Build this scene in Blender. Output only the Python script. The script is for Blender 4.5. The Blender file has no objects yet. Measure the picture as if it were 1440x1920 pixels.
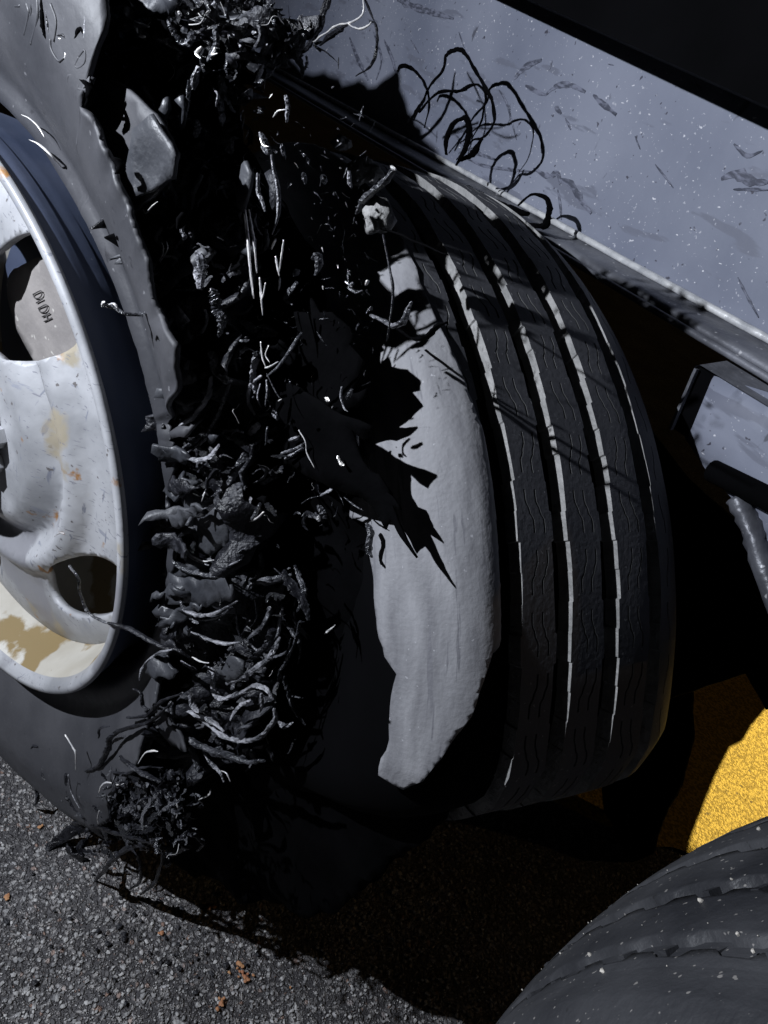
import bpy, math, random
import numpy as np
from mathutils import Vector, Matrix, noise
from mathutils.geometry import delaunay_2d_cdt
random.seed(7); rng=np.random.default_rng(7)
sc=bpy.context.scene
# ------------------------------------------------------------------ camera, light, exposure
CAM=np.array([0.66603046,-0.00913621,0.61873173])
ROT=np.array([[0.39890688,-0.61338497,0.68163934],[0.858294,-0.01192563,-0.51301967],[0.32280753,0.78969403,0.52170422]])
FPX=1393.92
cd=bpy.data.cameras.new('camera'); cam=bpy.data.objects.new('camera',cd); sc.collection.objects.link(cam)
M=Matrix([[*ROT[0],CAM[0]],[*ROT[1],CAM[1]],[*ROT[2],CAM[2]],[0,0,0,1]]); cam.matrix_world=M
cd.sensor_fit='VERTICAL'; cd.sensor_height=36; cd.lens=36*FPX/1920; cd.clip_start=.01; cd.clip_end=200
sc.camera=cam
w=bpy.data.worlds.new('World'); sc.world=w; w.use_nodes=True
nt=w.node_tree; bg=nt.nodes['Background']; sky=nt.nodes.new('ShaderNodeTexSky'); sky.sky_type='NISHITA'; sky.sun_disc=False
sky.sun_elevation=math.radians(-4); sky.sun_rotation=math.radians(120)
nt.links.new(sky.outputs[0],bg.inputs[0]); bg.inputs[1].default_value=.012
LP=np.array([.10,-.54,.785])
YT=tuple(CAM+(ROT@np.array([(1690-720)/FPX,(960-1500)/FPX,-1]))*((-.36-CAM[2])/(ROT@np.array([(1690-720)/FPX,(960-1500)/FPX,-1]))[2]))
def lamp(name,kind,loc,energy,color,radius=.01,target=None,spot=None,label=None):
    l=bpy.data.lights.new(name,kind); l.energy=energy; l.color=color
    if kind!='SUN': l.shadow_soft_size=radius
    o=bpy.data.objects.new(name,l); sc.collection.objects.link(o); o.location=loc
    if target is not None:
        o.rotation_euler=(Vector(target)-Vector(loc)).to_track_quat('-Z','Y').to_euler()
    if spot: l.spot_size=math.radians(spot); l.spot_blend=.25 if spot>60 else .04
    return o
lamp('hand_torch','SPOT',LP,60,(.86,.91,1.0),.006,(.15,.3,.1),125)       # the phone torch held left of the camera
lamp('yard_lamp','SPOT',(1.2,4.2,2.4),1300,(1.0,.86,.55),.02,tuple(YT),14)
lamp('street_light','SUN',(1.3,3,1.6),.07,(1.0,.66,.30),target=(.0,0,0)).data.angle=math.radians(1)   # weak warm street lighting  # warm yard lamp on the far side of the truck
sc.view_settings.view_transform='Standard'; sc.view_settings.look='None'; sc.view_settings.exposure=0; sc.view_settings.gamma=1
GZ=-.36
# ------------------------------------------------------------------ helpers
COL=sc.collection
def ray(x,y):
    d=ROT@np.array([(x-720)/FPX,(960-y)/FPX,-1]); return d/np.linalg.norm(d)
def onplane(x,y,n,c):
    n=np.array(n,float); d=ray(x,y); return CAM+d*((c-n@CAM)/(n@d))
def oz(x,y,z=GZ): return onplane(x,y,(0,0,1),z)
def oy(x,y,yy): return onplane(x,y,(0,1,0),yy)
def proj(P):
    q=(P-CAM)@ROT; return np.stack([720+FPX*q[...,0]/-q[...,2],960-FPX*q[...,1]/-q[...,2],-q[...,2]],-1)
def tag(o,label=None,cat=None,group=None,kind=None):
    if label:o['label']=label
    if cat:o['category']=cat
    if group:o['group']=group
    if kind:o['kind']=kind
    return o
def empty(name,loc=(0,0,0),**k):
    o=bpy.data.objects.new(name,None); COL.objects.link(o); o.location=loc; o.empty_display_size=.05; return tag(o,**k)
def mesh(name,V,F,mat,parent=None,smooth=True,solid=0,**k):
    me=bpy.data.meshes.new(name); me.from_pydata([tuple(map(float,v)) for v in V],[],[tuple(map(int,f)) for f in F]); me.update()
    if mat: me.materials.append(mat)
    if smooth: me.polygons.foreach_set('use_smooth',[True]*len(me.polygons))
    o=bpy.data.objects.new(name,me); COL.objects.link(o); o.parent=parent
    if solid:
        m=o.modifiers.new('thickness','SOLIDIFY'); m.thickness=solid; m.offset=0
    return tag(o,**k)
def share(name,src,mat_world,parent=None,**k):
    o=bpy.data.objects.new(name,src); COL.objects.link(o); o.parent=parent; o.matrix_world=mat_world; return tag(o,**k)
def fbm(p,s,o=3): 
    return noise.fractal(Vector(p)*s,1.0,2.0,o)
def crom(P,n):
    P=[np.array(p,float) for p in P]; P=[2*P[0]-P[1]]+P+[2*P[-1]-P[-2]]; out=[]
    for i in range(1,len(P)-2):
        for k in range(n):
            t=k/n; a,b,c,d=P[i-1:i+3]
            out.append(.5*(2*b+(c-a)*t+(2*a-5*b+4*c-d)*t*t+(-a+3*b-3*c+d)*t**3))
    out.append(P[-2]); return np.array(out)
def tube_data(P,rad,sides=6,flat=1.0,rough=.0):
    V=[];F=[];P=np.asarray(P);n=len(P); up=np.array([.3,.2,.93])
    T=np.gradient(P,axis=0); T/=np.linalg.norm(T,axis=1)[:,None]+1e-9
    a=np.cross(T[0],up); a/=np.linalg.norm(a)+1e-9
    for i in range(n):
        a=a-T[i]*(a@T[i]); a/=np.linalg.norm(a)+1e-9; b=np.cross(T[i],a)
        r=rad[i] if hasattr(rad,'__len__') else rad
        for k in range(sides):
            th=2*math.pi*k/sides; q=r*(1+rough*random.uniform(-1,1))
            V.append(P[i]+a*q*math.cos(th)+b*q*flat*math.sin(th))
    for i in range(n-1):
        for k in range(sides):
            F.append((i*sides+k,i*sides+(k+1)%sides,(i+1)*sides+(k+1)%sides,(i+1)*sides+k))
    F.append(tuple(range(sides))[::-1]); F.append(tuple(range((n-1)*sides,n*sides))); return V,F
def lathe(name,prof,mat,fr,parent,a0=0,a1=360,n=180,**k):
    V=[];F=[];m=len(prof); full=a1-a0>=360; cnt=n if full else n+1
    for i in range(cnt):
        a=math.radians(a0+(a1-a0)*i/n)
        for r,d in prof: V.append(fr(a,r,d))
    for i in range(n):
        j=(i+1)%cnt
        for q in range(m-1): F.append((i*m+q,i*m+q+1,j*m+q+1,j*m+q))
    return mesh(name,V,F,mat,parent,**k)
def box_data(c,s,ax=None):
    c=np.array(c,float); ax=np.eye(3) if ax is None else ax
    V=[c+ax@(np.array([i,j,k])*np.array(s)/2) for i in(-1,1) for j in(-1,1) for k in(-1,1)]
    F=[(0,1,3,2),(4,6,7,5),(0,4,5,1),(2,3,7,6),(0,2,6,4),(1,5,7,3)]; return V,F
def join(parts):
    V=[];F=[]
    for v,f in parts:
        o=len(V); V+=list(v); F+=[tuple(i+o for i in q) for q in f]
    return V,F
def cdt(outer,holes=(),step=.01,jit=.3):
    """triangulate a 2-D polygon with holes, adding inner points every step; returns verts, tris, boundary loops"""
    pts=[];edges=[];loops=[]
    for lp in [outer]+list(holes):
        s=len(pts); pts+= [tuple(p) for p in lp]; ids=list(range(s,len(pts))); loops.append(ids)
        edges+=[(ids[i],ids[(i+1)%len(ids)]) for i in range(len(ids))]
    A=np.array(outer); nb=len(pts); B=np.array(pts)
    def inside(poly,X,Y):
        c=np.zeros(X.shape,bool); P=np.array(poly); x1,y1=P.T; x2,y2=np.roll(P,-1,0).T
        for i in range(len(P)):
            if y1[i]==y2[i]: continue
            m=((y1[i]>Y)!=(y2[i]>Y))&(X<(x2[i]-x1[i])*(Y-y1[i])/(y2[i]-y1[i])+x1[i]); c^=m
        return c
    if step:
        xs=np.arange(A[:,0].min(),A[:,0].max(),step); ys=np.arange(A[:,1].min(),A[:,1].max(),step)
        X,Y=[q.ravel() for q in np.meshgrid(xs,ys)]
        X=X+rng.uniform(-jit,jit,X.shape)*step; Y=Y+rng.uniform(-jit,jit,Y.shape)*step
        k=inside(outer,X,Y)
        for h in holes: k&=~inside(h,X,Y)
        X=X[k];Y=Y[k]
        if len(X):
            keep=np.ones(len(X),bool)
            for s in range(0,len(X),4000):
                d=((X[s:s+4000,None]-B[None,:,0])**2+(Y[s:s+4000,None]-B[None,:,1])**2).min(1); keep[s:s+4000]=d>(step*.35)**2
            pts+=list(zip(X[keep],Y[keep]))
    v,e,f,_,_,_=delaunay_2d_cdt([Vector(p) for p in pts],edges,[],0,1e-6)
    v=np.array([[q[0],q[1]] for q in v]); f=[tuple(t) for t in f]
    c=np.array([v[list(t)].mean(0) for t in f]); k=inside(outer,c[:,0],c[:,1])
    for h in holes: k&=~inside(h,c[:,0],c[:,1])
    return v,[t for t,q in zip(f,k) if q]
def wall_edges(F):
    cnt={}
    for t in F:
        for i in range(len(t)):
            a,b=t[i],t[(i+1)%len(t)]; cnt[(a,b)]=cnt.get((a,b),0)+1
    return [e for e in cnt if (e[1],e[0]) not in cnt]
def rag(poly,amp,seg,seed=0):
    """roughen a closed 2-D outline"""
    out=[];n=len(poly);k=0
    for i in range(n):
        a=np.array(poly[i],float); b=np.array(poly[(i+1)%n],float); m=max(1,int(np.linalg.norm(b-a)/seg))
        nv=np.array([-(b-a)[1],(b-a)[0]]); nv/=np.linalg.norm(nv)+1e-9
        for j in range(m):
            p=a+(b-a)*j/m; q=noise.noise(Vector((p[0]/seg*.37,p[1]/seg*.37,seed)))*1.4+noise.noise(Vector((p[0]/seg*1.3,p[1]/seg*1.3,seed+5)))*.8
            out.append(tuple(p+nv*amp*q))
    return out
# ------------------------------------------------------------------ materials
def mat(name,c1,c2=None,scale=8,rough=.5,rough2=None,metal=0,bump=0,bscale=60,spec=.5,coords='Object',stretch=None,spots=None,detail=6,contrast=(.35,.65),coat=0):
    m=bpy.data.materials.new(name); m.use_nodes=True; N=m.node_tree.nodes; L=m.node_tree.links; b=N['Principled BSDF']
    tc=N.new('ShaderNodeTexCoord'); mp=N.new('ShaderNodeMapping'); L.new(tc.outputs[coords],mp.inputs[0])
    if stretch: mp.inputs['Scale'].default_value=stretch
    no=N.new('ShaderNodeTexNoise'); no.inputs['Scale'].default_value=scale; no.inputs['Detail'].default_value=detail; L.new(mp.outputs[0],no.inputs[0])
    cr=N.new('ShaderNodeValToRGB'); cr.color_ramp.elements[0].position=contrast[0]; cr.color_ramp.elements[1].position=contrast[1]
    cr.color_ramp.elements[0].color=(*c1,1); cr.color_ramp.elements[1].color=(*(c2 or c1),1); L.new(no.outputs[0],cr.inputs[0]); col=cr.outputs[0]
    for s in (spots or []):   # (scale, threshold, colour, noise-scale gate, gate level)
        vo=N.new('ShaderNodeTexNoise'); vo.inputs['Scale'].default_value=s[0]; vo.inputs['Detail'].default_value=s[3] if len(s)>3 else 2
        mp2=N.new('ShaderNodeMapping'); L.new(tc.outputs[coords],mp2.inputs[0]); mp2.inputs['Location'].default_value=(s[0]*.013,s[1],.3)
        if len(s)>4: mp2.inputs['Scale'].default_value=s[4]; mp2.inputs['Rotation'].default_value=(.4,.7,.3)
        L.new(mp2.outputs[0],vo.inputs[0])
        c=N.new('ShaderNodeValToRGB'); c.color_ramp.elements[0].position=s[1]; c.color_ramp.elements[1].position=s[1]+.035
        L.new(vo.outputs[0],c.inputs[0]); mx=N.new('ShaderNodeMixRGB'); L.new(c.outputs[0],mx.inputs[0]); L.new(col,mx.inputs[1]); mx.inputs[2].default_value=(*s[2],1); col=mx.outputs[0]
    L.new(col,b.inputs['Base Color']); b.inputs['Metallic'].default_value=metal; b.inputs['Specular IOR Level'].default_value=spec
    if rough2 is None: b.inputs['Roughness'].default_value=rough
    else:
        mr=N.new('ShaderNodeMapRange'); L.new(no.outputs[0],mr.inputs[0]); mr.inputs[1].default_value=.35; mr.inputs[2].default_value=.65; mr.inputs[3].default_value=rough; mr.inputs[4].default_value=rough2; L.new(mr.outputs[0],b.inputs['Roughness'])
    if coat: b.inputs['Coat Weight'].default_value=coat
    if bump:
        n2=N.new('ShaderNodeTexNoise'); n2.inputs['Scale'].default_value=bscale; n2.inputs['Detail'].default_value=5; L.new(tc.outputs['UV'] if coords=='UV' else mp.outputs[0],n2.inputs[0])
        bp=N.new('ShaderNodeBump'); bp.inputs['Strength'].default_value=bump; bp.inputs['Distance'].default_value=.004; L.new(n2.outputs[0],bp.inputs['Height']); L.new(bp.outputs[0],b.inputs['Normal'])
    return m
M_rim=mat('white_wheel_paint',(.27,.275,.29),(.42,.425,.445),11,.38,.55,bump=.15,bscale=50,contrast=(.38,.56),spots=[(42,.655,(.27,.28,.32),6,(1,.35,2.4)),(70,.66,(.21,.22,.26),5,(2.5,1,.4)),(26,.66,(.30,.15,.05),6),(120,.67,(.14,.13,.13),3),(9,.60,(.34,.30,.23),8),(150,.64,(.20,.20,.23),4,(1,.2,3)),(5,.55,(.25,.25,.27),7)])
M_barrel=mat('dark_wheel_paint',(.045,.06,.105),(.085,.10,.15),7,.35,.6,bump=.15,bscale=30,spots=[(60,.70,(.30,.30,.32),5)])
M_inrim=mat('dusty_wheel_paint',(.44,.41,.35),(.60,.58,.53),10,.5,.7,bump=.15,spots=[(11,.53,(.26,.19,.09),6),(40,.7,(.2,.12,.05),4)])
M_side=mat('worn_sidewall_rubber',(.036,.037,.043),(.060,.060,.067),9,.5,.7,bump=.35,bscale=45,stretch=(1,1,1),spots=[(70,.68,(.025,.025,.03),4),(150,.72,(.14,.14,.15),2)])
M_ply=mat('torn_ply_rubber',(.030,.032,.038),(.062,.064,.072),22,.38,.6,bump=.5,bscale=90)
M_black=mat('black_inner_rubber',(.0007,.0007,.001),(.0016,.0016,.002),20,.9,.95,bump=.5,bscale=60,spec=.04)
M_shred=mat('shredded_rubber',(.018,.019,.023),(.085,.087,.098),70,.16,.4,bump=1,bscale=220,spec=.7)
M_shred2=mat('dark_shredded_rubber',(.005,.005,.007),(.026,.027,.034),45,.3,.6,bump=.8,bscale=220,spec=.5)
M_cord=mat('grey_body_cord',(.06,.062,.07),(.34,.34,.37),70,.2,.45,bump=.9,bscale=250,spec=.7)
M_wire=mat('broken_steel_wire',(.7,.7,.73),(.95,.92,.88),80,.2,.4,metal=.35)
M_dust=mat('dusty_sidewall_rubber',(.14,.14,.152),(.27,.27,.285),14,.6,.8,bump=.16,bscale=260,coords='UV',stretch=(1.2,5,1),contrast=(.3,.7),spots=[(45,.61,(.15,.15,.165),6,(.4,5,1)),(260,.70,(.33,.33,.35),2)])
M_tread=mat('worn_tread_rubber',(.036,.037,.043),(.056,.057,.066),14,.6,.8,bump=.15,bscale=240,spots=[(260,.70,(.16,.16,.17),2)])
M_wallr=mat('dusty_groove_rubber',(.18,.18,.178),(.31,.305,.30),50,.7,bump=.6,bscale=200)
M_sipe=mat('sipe_wall_rubber',(.06,.06,.062),(.10,.10,.10),50,.7)
M_near=mat('scuffed_tread_rubber',(.022,.023,.027),(.042,.043,.048),12,.5,.75,bump=.25,bscale=200,spots=[(90,.69,(.02,.02,.022),3,(1,1,2)),(240,.71,(.2,.19,.18),1)])
M_panel=mat('speckled_grey_steel',(.165,.18,.235),(.225,.24,.30),5,.45,.65,bump=.15,bscale=40,spots=[(150,.705,(.62,.62,.66),2,(.8,1,1.6)),(120,.71,(.06,.06,.08),2),(18,.60,(.15,.16,.205),8,(.5,1,2.5)),(260,.69,(.40,.41,.46),2),(55,.70,(.09,.095,.12),5,(1,1,.4))])
M_flange=mat('grimy_steel_flange',(.06,.062,.072),(.17,.175,.20),16,.35,.55,metal=.2,bump=.5,bscale=60,spots=[(90,.68,(.42,.42,.44),2)])
M_scuff=mat('rubber_scuff',(.06,.065,.09),(.17,.18,.235),90,.7,contrast=(.42,.6),stretch=(1,1,3))
M_dark=mat('black_underbody',(.0012,.0012,.0015),(.002,.002,.0025),10,.9,spec=.04)
M_drum=mat('dusty_cast_iron',(.20,.185,.18),(.27,.25,.24),20,.8,bump=.3,bscale=80,spots=[(90,.68,(.45,.43,.40),2)])
M_letter=mat('cast_letter_shadow',(.07,.065,.065),None,20,.8)
M_grit=mat('pale_grit',(.35,.33,.30),(.75,.70,.62),300,.6)
M_stone=mat('grey_stone_chip',(.16,.16,.165),(.55,.54,.53),120,.7,bump=.5,bscale=200)
M_leaf=mat('orange_leaf_litter',(.40,.16,.08),(.55,.30,.14),60,.7,bump=.4)
M_yel=mat('yellow_road_paint',(.40,.26,.02),(.82,.56,.08),190,.7,bump=1,bscale=300,contrast=(.44,.56),spots=[(60,.68,(.22,.15,.03),5)])
# asphalt: voronoi aggregate in dark binder
def asphalt():
    m=bpy.data.materials.new('wet_dark_asphalt'); m.use_nodes=True; N=m.node_tree.nodes; L=m.node_tree.links; b=N['Principled BSDF']
    tc=N.new('ShaderNodeTexCoord')
    nz=N.new('ShaderNodeTexNoise'); nz.inputs['Scale'].default_value=60; L.new(tc.outputs['Object'],nz.inputs[0])
    mxv=N.new('ShaderNodeMixRGB'); mxv.inputs[0].default_value=.012; L.new(tc.outputs['Object'],mxv.inputs[1]); L.new(nz.outputs['Color'],mxv.inputs[2])
    col=None;hs=[]
    for sc_,lo in ((170,.34),(380,.28)):
        v=N.new('ShaderNodeTexVoronoi'); v.inputs['Scale'].default_value=sc_; L.new(mxv.outputs[0],v.inputs['Vector'])
        bw=N.new('ShaderNodeSeparateColor'); L.new(v.outputs['Color'],bw.inputs[0])
        cr=N.new('ShaderNodeValToRGB'); e=cr.color_ramp; e.elements[0].position=0; e.elements[0].color=(.06,.06,.063,1); e.elements[1].position=1; e.elements[1].color=(.7,.7,.71,1)
        for p,c in ((.3,(.11,.108,.11,1)),(.55,(.19,.188,.19,1)),(.78,(.32,.315,.31,1)),(.93,(.50,.49,.48,1)),(.955,(.36,.20,.13,1)),(.972,(.45,.45,.46,1))):
            q=e.elements.new(p); q.color=c
        L.new(bw.outputs[0],cr.inputs[0])
        dr=N.new('ShaderNodeValToRGB'); dr.color_ramp.elements[0].position=lo+.0; dr.color_ramp.elements[1].position=lo+.28; dr.color_ramp.elements[0].color=(1,1,1,1); dr.color_ramp.elements[1].color=(0,0,0,1); L.new(v.outputs['Distance'],dr.inputs[0])
        mx=N.new('ShaderNodeMixRGB'); L.new(dr.outputs[0],mx.inputs[0]); mx.inputs[1].default_value=(.05,.049,.052,1); L.new(cr.outputs[0],mx.inputs[2]); hs.append(dr.outputs[0])
        if col is None: col=mx.outputs[0]
        else:
            m2=N.new('ShaderNodeMixRGB'); m2.inputs[0].default_value=.42; L.new(col,m2.inputs[1]); L.new(mx.outputs[0],m2.inputs[2]); col=m2.outputs[0]
    big=N.new('ShaderNodeTexNoise'); big.inputs['Scale'].default_value=7; big.inputs['Detail'].default_value=5; L.new(tc.outputs['Object'],big.inputs[0])
    cb=N.new('ShaderNodeValToRGB'); cb.color_ramp.elements[0].position=.3; cb.color_ramp.elements[1].position=.7; cb.color_ramp.elements[0].color=(.9,.88,.88,1); cb.color_ramp.elements[1].color=(2.0,1.96,1.94,1); L.new(big.outputs[0],cb.inputs[0])
    mu=N.new('ShaderNodeMixRGB'); mu.blend_type='MULTIPLY'; mu.inputs[0].default_value=1; L.new(col,mu.inputs[1]); L.new(cb.outputs[0],mu.inputs[2])
    L.new(mu.outputs[0],b.inputs['Base Color']); b.inputs['Roughness'].default_value=.42; b.inputs['Specular IOR Level'].default_value=.6
    ad=N.new('ShaderNodeMath'); ad.operation='ADD'; L.new(hs[0],ad.inputs[0]); L.new(hs[1],ad.inputs[1])
    bp=N.new('ShaderNodeBump'); bp.inputs['Strength'].default_value=.9; bp.inputs['Distance'].default_value=.0025; L.new(ad.outputs[0],bp.inputs['Height']); L.new(bp.outputs[0],b.inputs['Normal'])
    return m
M_asph=asphalt()
# ------------------------------------------------------------------ the setting: ground and paint
n=60; V=[];F=[]
X=np.r_[-60,-10,np.linspace(-1.5,2.2,n),10,60]; Y=np.r_[-60,-10,np.linspace(-1.2,3,n),10,60]
for x in X:
    for y in Y: V.append((x,y,GZ+ (.003*fbm((x,y,0),3) if abs(x)<3 and abs(y)<3 else 0)-.003))
k=len(Y)
for i in range(len(X)-1):
    for j in range(k-1): F.append((i*k+j,(i+1)*k+j,(i+1)*k+j+1,i*k+j+1))
mesh('ground',V,F,M_asph,kind='structure')
P=[oz(*q,GZ+.004)[:2] for q in ((1000,1385),(1010,1490),(1240,1590),(1440,1640),(1700,1700),(1900,1150),(1440,1080),(1150,1220))]
v,f=cdt(rag(P,.008,.02,3),(),.03)
mesh('yellow_road_marking',[(a,b,GZ+.004+.001*fbm((a,b,0),30)) for a,b in v],f,M_yel,kind='structure')
def chip(seed):
    r=random.Random(seed); import bmesh
    bm=bmesh.new(); bmesh.ops.create_icosphere(bm,subdivisions=1,radius=1)
    for q in bm.verts: q.co=Vector((q.co.x*r.uniform(.7,1.2),q.co.y*r.uniform(.6,1.1),q.co.z*.6))*r.uniform(.75,1.15)
    V=[tuple(q.co) for q in bm.verts]; F=[tuple(x.index for x in q.verts) for q in bm.faces]; bm.free(); return V,F
chips=[chip(i) for i in range(6)]
def scatter(spots,rmin,rmax,seed,zf=.4):
    r=random.Random(seed); parts=[]
    for p in spots:
        V,F=r.choice(chips); s=rmin+(rmax-rmin)*r.random()**3; a=r.uniform(0,6.28); ca,sa=math.cos(a),math.sin(a)
        parts.append(([(p[0]+s*(x*ca-y*sa),p[1]+s*(x*sa+y*ca),p[2]+s*z*.8+s*zf*.3) for x,y,z in V],F))
    return join(parts)
sp=[]
for _ in range(5200):
    q=oz(random.uniform(-60,1000),1340+600*random.random()**.8,GZ-.002); 
    if abs(q[0])<1.2 and abs(q[1])<1.6: sp.append(q)
V,F=scatter(sp,.0008,.0036,1); tag(mesh('loose_gravel',V,F,M_stone,smooth=False),'fine grey stone grit lying loose on the dark asphalt','gravel',kind='stuff')
sp=[]
for cx,cy,s,nn in ((460,1825,22,16),(410,1880,14,6),(395,1700,5,2),(300,1750,4,2),(130,1500,6,3),(15,1680,6,2),(540,1850,4,1),(80,1550,5,2)):
    for _ in range(nn): sp.append(oz(cx+random.gauss(0,s*.6),cy+random.gauss(0,s*.6),GZ+.001))
V,F=scatter(sp,.002,.0048,2); tag(mesh('orange_leaf_crumbs',V,F,M_leaf,smooth=False),'orange brown crumbs of leaf litter scattered on the asphalt by the tyre','litter',kind='stuff')
def lump(name,c,s,m,seed,label,cat):
    import bmesh
    bm=bmesh.new(); bmesh.ops.create_icosphere(bm,subdivisions=4,radius=1)
    V=[]
    for q in bm.verts:
        k=1+.35*fbm(tuple(q.co+Vector((seed,0,0))),1.6,4)
        V.append((c[0]+q.co.x*s[0]*k,c[1]+q.co.y*s[1]*k,c[2]+q.co.z*s[2]*k))
    F=[tuple(x.index for x in q.verts) for q in bm.faces]; bm.free()
    return tag(mesh(name,V,F,m),label,cat)
c=oz(1060,1468,GZ+.012); lump('yellow_stone',c,(.022,.015,.02),M_yel,3,'small lumpy stone stained with yellow paint in the shadow beside the yellow marking','stone')
c=oz(1148,1485,GZ+.005); lump('brown_stone',c,(.008,.006,.006),M_drum,8,'tiny brown pebble right of the yellow stained stone','stone')
# ------------------------------------------------------------------ outer wheel frame
LN=np.array([-0.41267209,0.90894253,0.0593736]); LC=np.array([-0.07678556,0,0.15993722])
UU=np.cross(LN,[0,0,1]); UU/=np.linalg.norm(UU); VV=np.cross(UU,LN)
def W(a,r,d): return LC+LN*d+r*(math.cos(a)*UU+math.sin(a)*VV)
def wp(x,y,d): return onplane(x,y,LN,LN@LC+d)
outer=empty('blown_outer_wheel',tuple(LC),label='blown truck wheel at the left, white steel rim showing with shredded black tyre',cat='wheel')
class OP:      # children keep world coordinates through the parent inverse
    pass
def own(o,par):
    o.parent=par; o.matrix_parent_inverse=Matrix.Translation(par.location).inverted(); return o
# rim
rim=own(lathe('wheel_rim',[(.286,.007),(.288,.004),(.294,-.003),(.300,-.003),(.302,.001),(.2985,.005)],M_rim,W,None,n=300),outer)
bar=own(lathe('rim_flange_back',[(.2984,.0052),(.2965,.012),(.2965,.018),(.291,.026),(.291,.034),(.286,.044),(.283,.075),(.27,.12)],M_barrel,W,None,n=300),outer)
inr=own(lathe('rim_inner_barrel',[(.262,.062),(.262,.11),(.0,.30)],M_inrim,W,None,n=160),outer)
own(lathe('rim_inner_wall',[(.262,.062),(.270,.056),(.276,.040),(.282,.014),(.2862,.0068)],M_inrim,W,None,n=300),outer)
# disc: dished plate with oval hand holes
def disc_d(r):
    return float(np.interp(r,[0,.105,.118,.135,.150,.160,.172,.184,.20,.23,.255,.275,.29],[.022,.022,.030,.044,.036,.026,.030,.042,.045,.046,.050,.058,.070]))
def disc_inv(x,y):
    P=wp(x,y,.045)-LC; return P@UU,P@VV
def disc_inv2(x,y):
    d=.045
    for _ in range(8):
        P=wp(x,y,d)-LC; d=disc_d(math.hypot(P@UU,P@VV))
    P=wp(x,y,d)-LC; return P@UU,P@VV
def ell(cx,cy,rx,ry,rot,n=48):
    return [(cx+rx*math.cos(t)*math.cos(rot)-ry*math.sin(t)*math.sin(rot),cy+rx*math.cos(t)*math.sin(rot)+ry*math.sin(t)*math.cos(rot)) for t in np.linspace(0,2*math.pi,n,endpoint=False)]
H1=[disc_inv(*q) for q in ell(72,556,93,121,-.2,60)]
H2=[disc_inv(*q) for q in ell(165,1101,71,60,.12)]
cen=lambda H:np.mean(H,0)
c2=cen(H2);r2=math.hypot(*c2);a2=math.atan2(c2[1],c2[0]);c1=cen(H1);a1=math.atan2(c1[1],c1[0])
holes=[H1,H2]
for k in range(1,4):
    a=a1+(2*math.pi-(a1-a2))*k/4; holes.append(ell(r2*math.cos(a),r2*math.sin(a),.034,.028,a))
out=[(.272*math.cos(t),.272*math.sin(t)) for t in np.linspace(0,2*math.pi,200,endpoint=False)]
cbore=[(.03*math.cos(t),.05*math.sin(t)) for t in np.linspace(0,2*math.pi,80,endpoint=False)]
v,f=cdt(out,holes+[cbore],.006)
V=[W(math.atan2(b,a),math.hypot(a,b),disc_d(math.hypot(a,b))-.0004*fbm((a,b,0),25)) for a,b in v]
disc=mesh('wheel_disc',V,f,M_rim); md=disc.modifiers.new('thickness','SOLIDIFY'); md.thickness=.009; md.offset=-1
# orient: make normals face outboard
me=disc.data; 
if sum(p.normal.dot(Vector(LN)) for p in me.polygons[:50])>0: me.flip_normals()
own(disc,outer)
for k in range(10):
    a=math.radians(36*k+10); parts=[]
    V=[];F=[]
    for j in range(6):
        t=j*math.pi/3
        for rr,dd in((.013,.022),(.013,.004),(.010,.001)): 
            c=np.array([.055*math.cos(a)+rr*math.cos(t),.055*math.sin(a)+rr*math.sin(t)]); V.append(W(math.atan2(c[1],c[0]),math.hypot(*c),dd))
    for j in range(6):
        q=(j+1)%6; F+=[(j*3,q*3,q*3+1,j*3+1),(j*3+1,q*3+1,q*3+2,j*3+2)]
    F.append((2,5,8,11,14,17)); own(mesh('wheel_nut',V,F,M_rim,smooth=False),outer)
own(lathe('hub_cap',[(.0,-.05),(.03,-.05),(.042,-.04),(.048,-.01),(.05,.03)],M_drum,W,None,n=60),outer)
# brake drum behind the hand holes, with cast letters
hd=.095
P=[(lambda p:((p-LC)@UU,(p-LC)@VV))(wp(*q,hd)) for q in crom([(88,494),(68,507),(60,530),(61,558),(72,600),(85,635),(108,675),(150,745),(230,745),(250,640),(190,520),(130,480),(88,494)],4)[:-1]]
v,f=cdt(P,(),.012); drum=mesh('brake_caliper_housing',[W(math.atan2(b,a),math.hypot(a,b),hd+.0015*fbm((a,b,1),30)) for a,b in v],f,M_drum)
md=drum.modifiers.new('thickness','SOLIDIFY'); md.thickness=.05; md.offset=0
own(drum,outer)
own(lathe('brake_drum',[(.0,.15),(.20,.15),(.205,.155),(.205,.26)],M_barrel,W,None,n=90),outer)
glyph={'D':[[(0,0),(0,1),(.5,1),(.8,.7),(.8,.3),(.5,0),(0,0)]],'J':[[(0,.25),(.15,.05),(.4,0),(.65,.1),(.7,.35),(.7,1)]],'C':[[(.8,.85),(.5,1),(.15,.85),(0,.5),(.15,.15),(.5,0),(.8,.15)]],'H':[[(0,0),(0,1)],[(.75,0),(.75,1)],[(0,.5),(.75,.5)]]}
dt=wp(100,560,hd-.03)
def px_glyph(strokes,base,ex,ey,d,r,m,par,name='cast_letter'):
    parts=[]
    for s in strokes:
        pts=[wp(base[0]+ex[0]*u+ey[0]*v,base[1]+ex[1]*u+ey[1]*v,d) for u,v in s]
        pts=crom(pts,3) if len(pts)>2 else np.array(pts); parts.append(tube_data(pts,r,6))
    V,F=join(parts); return own(mesh(name,V,F,m),par)
for ch,b in (('D',(62,552)),('D',(72,578)),('H',(79,594))):
    if ch=='J': continue
    px_glyph(glyph[ch],b,(5,12),(14,-7),hd-.0262,.0006,M_letter,drum)
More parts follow.
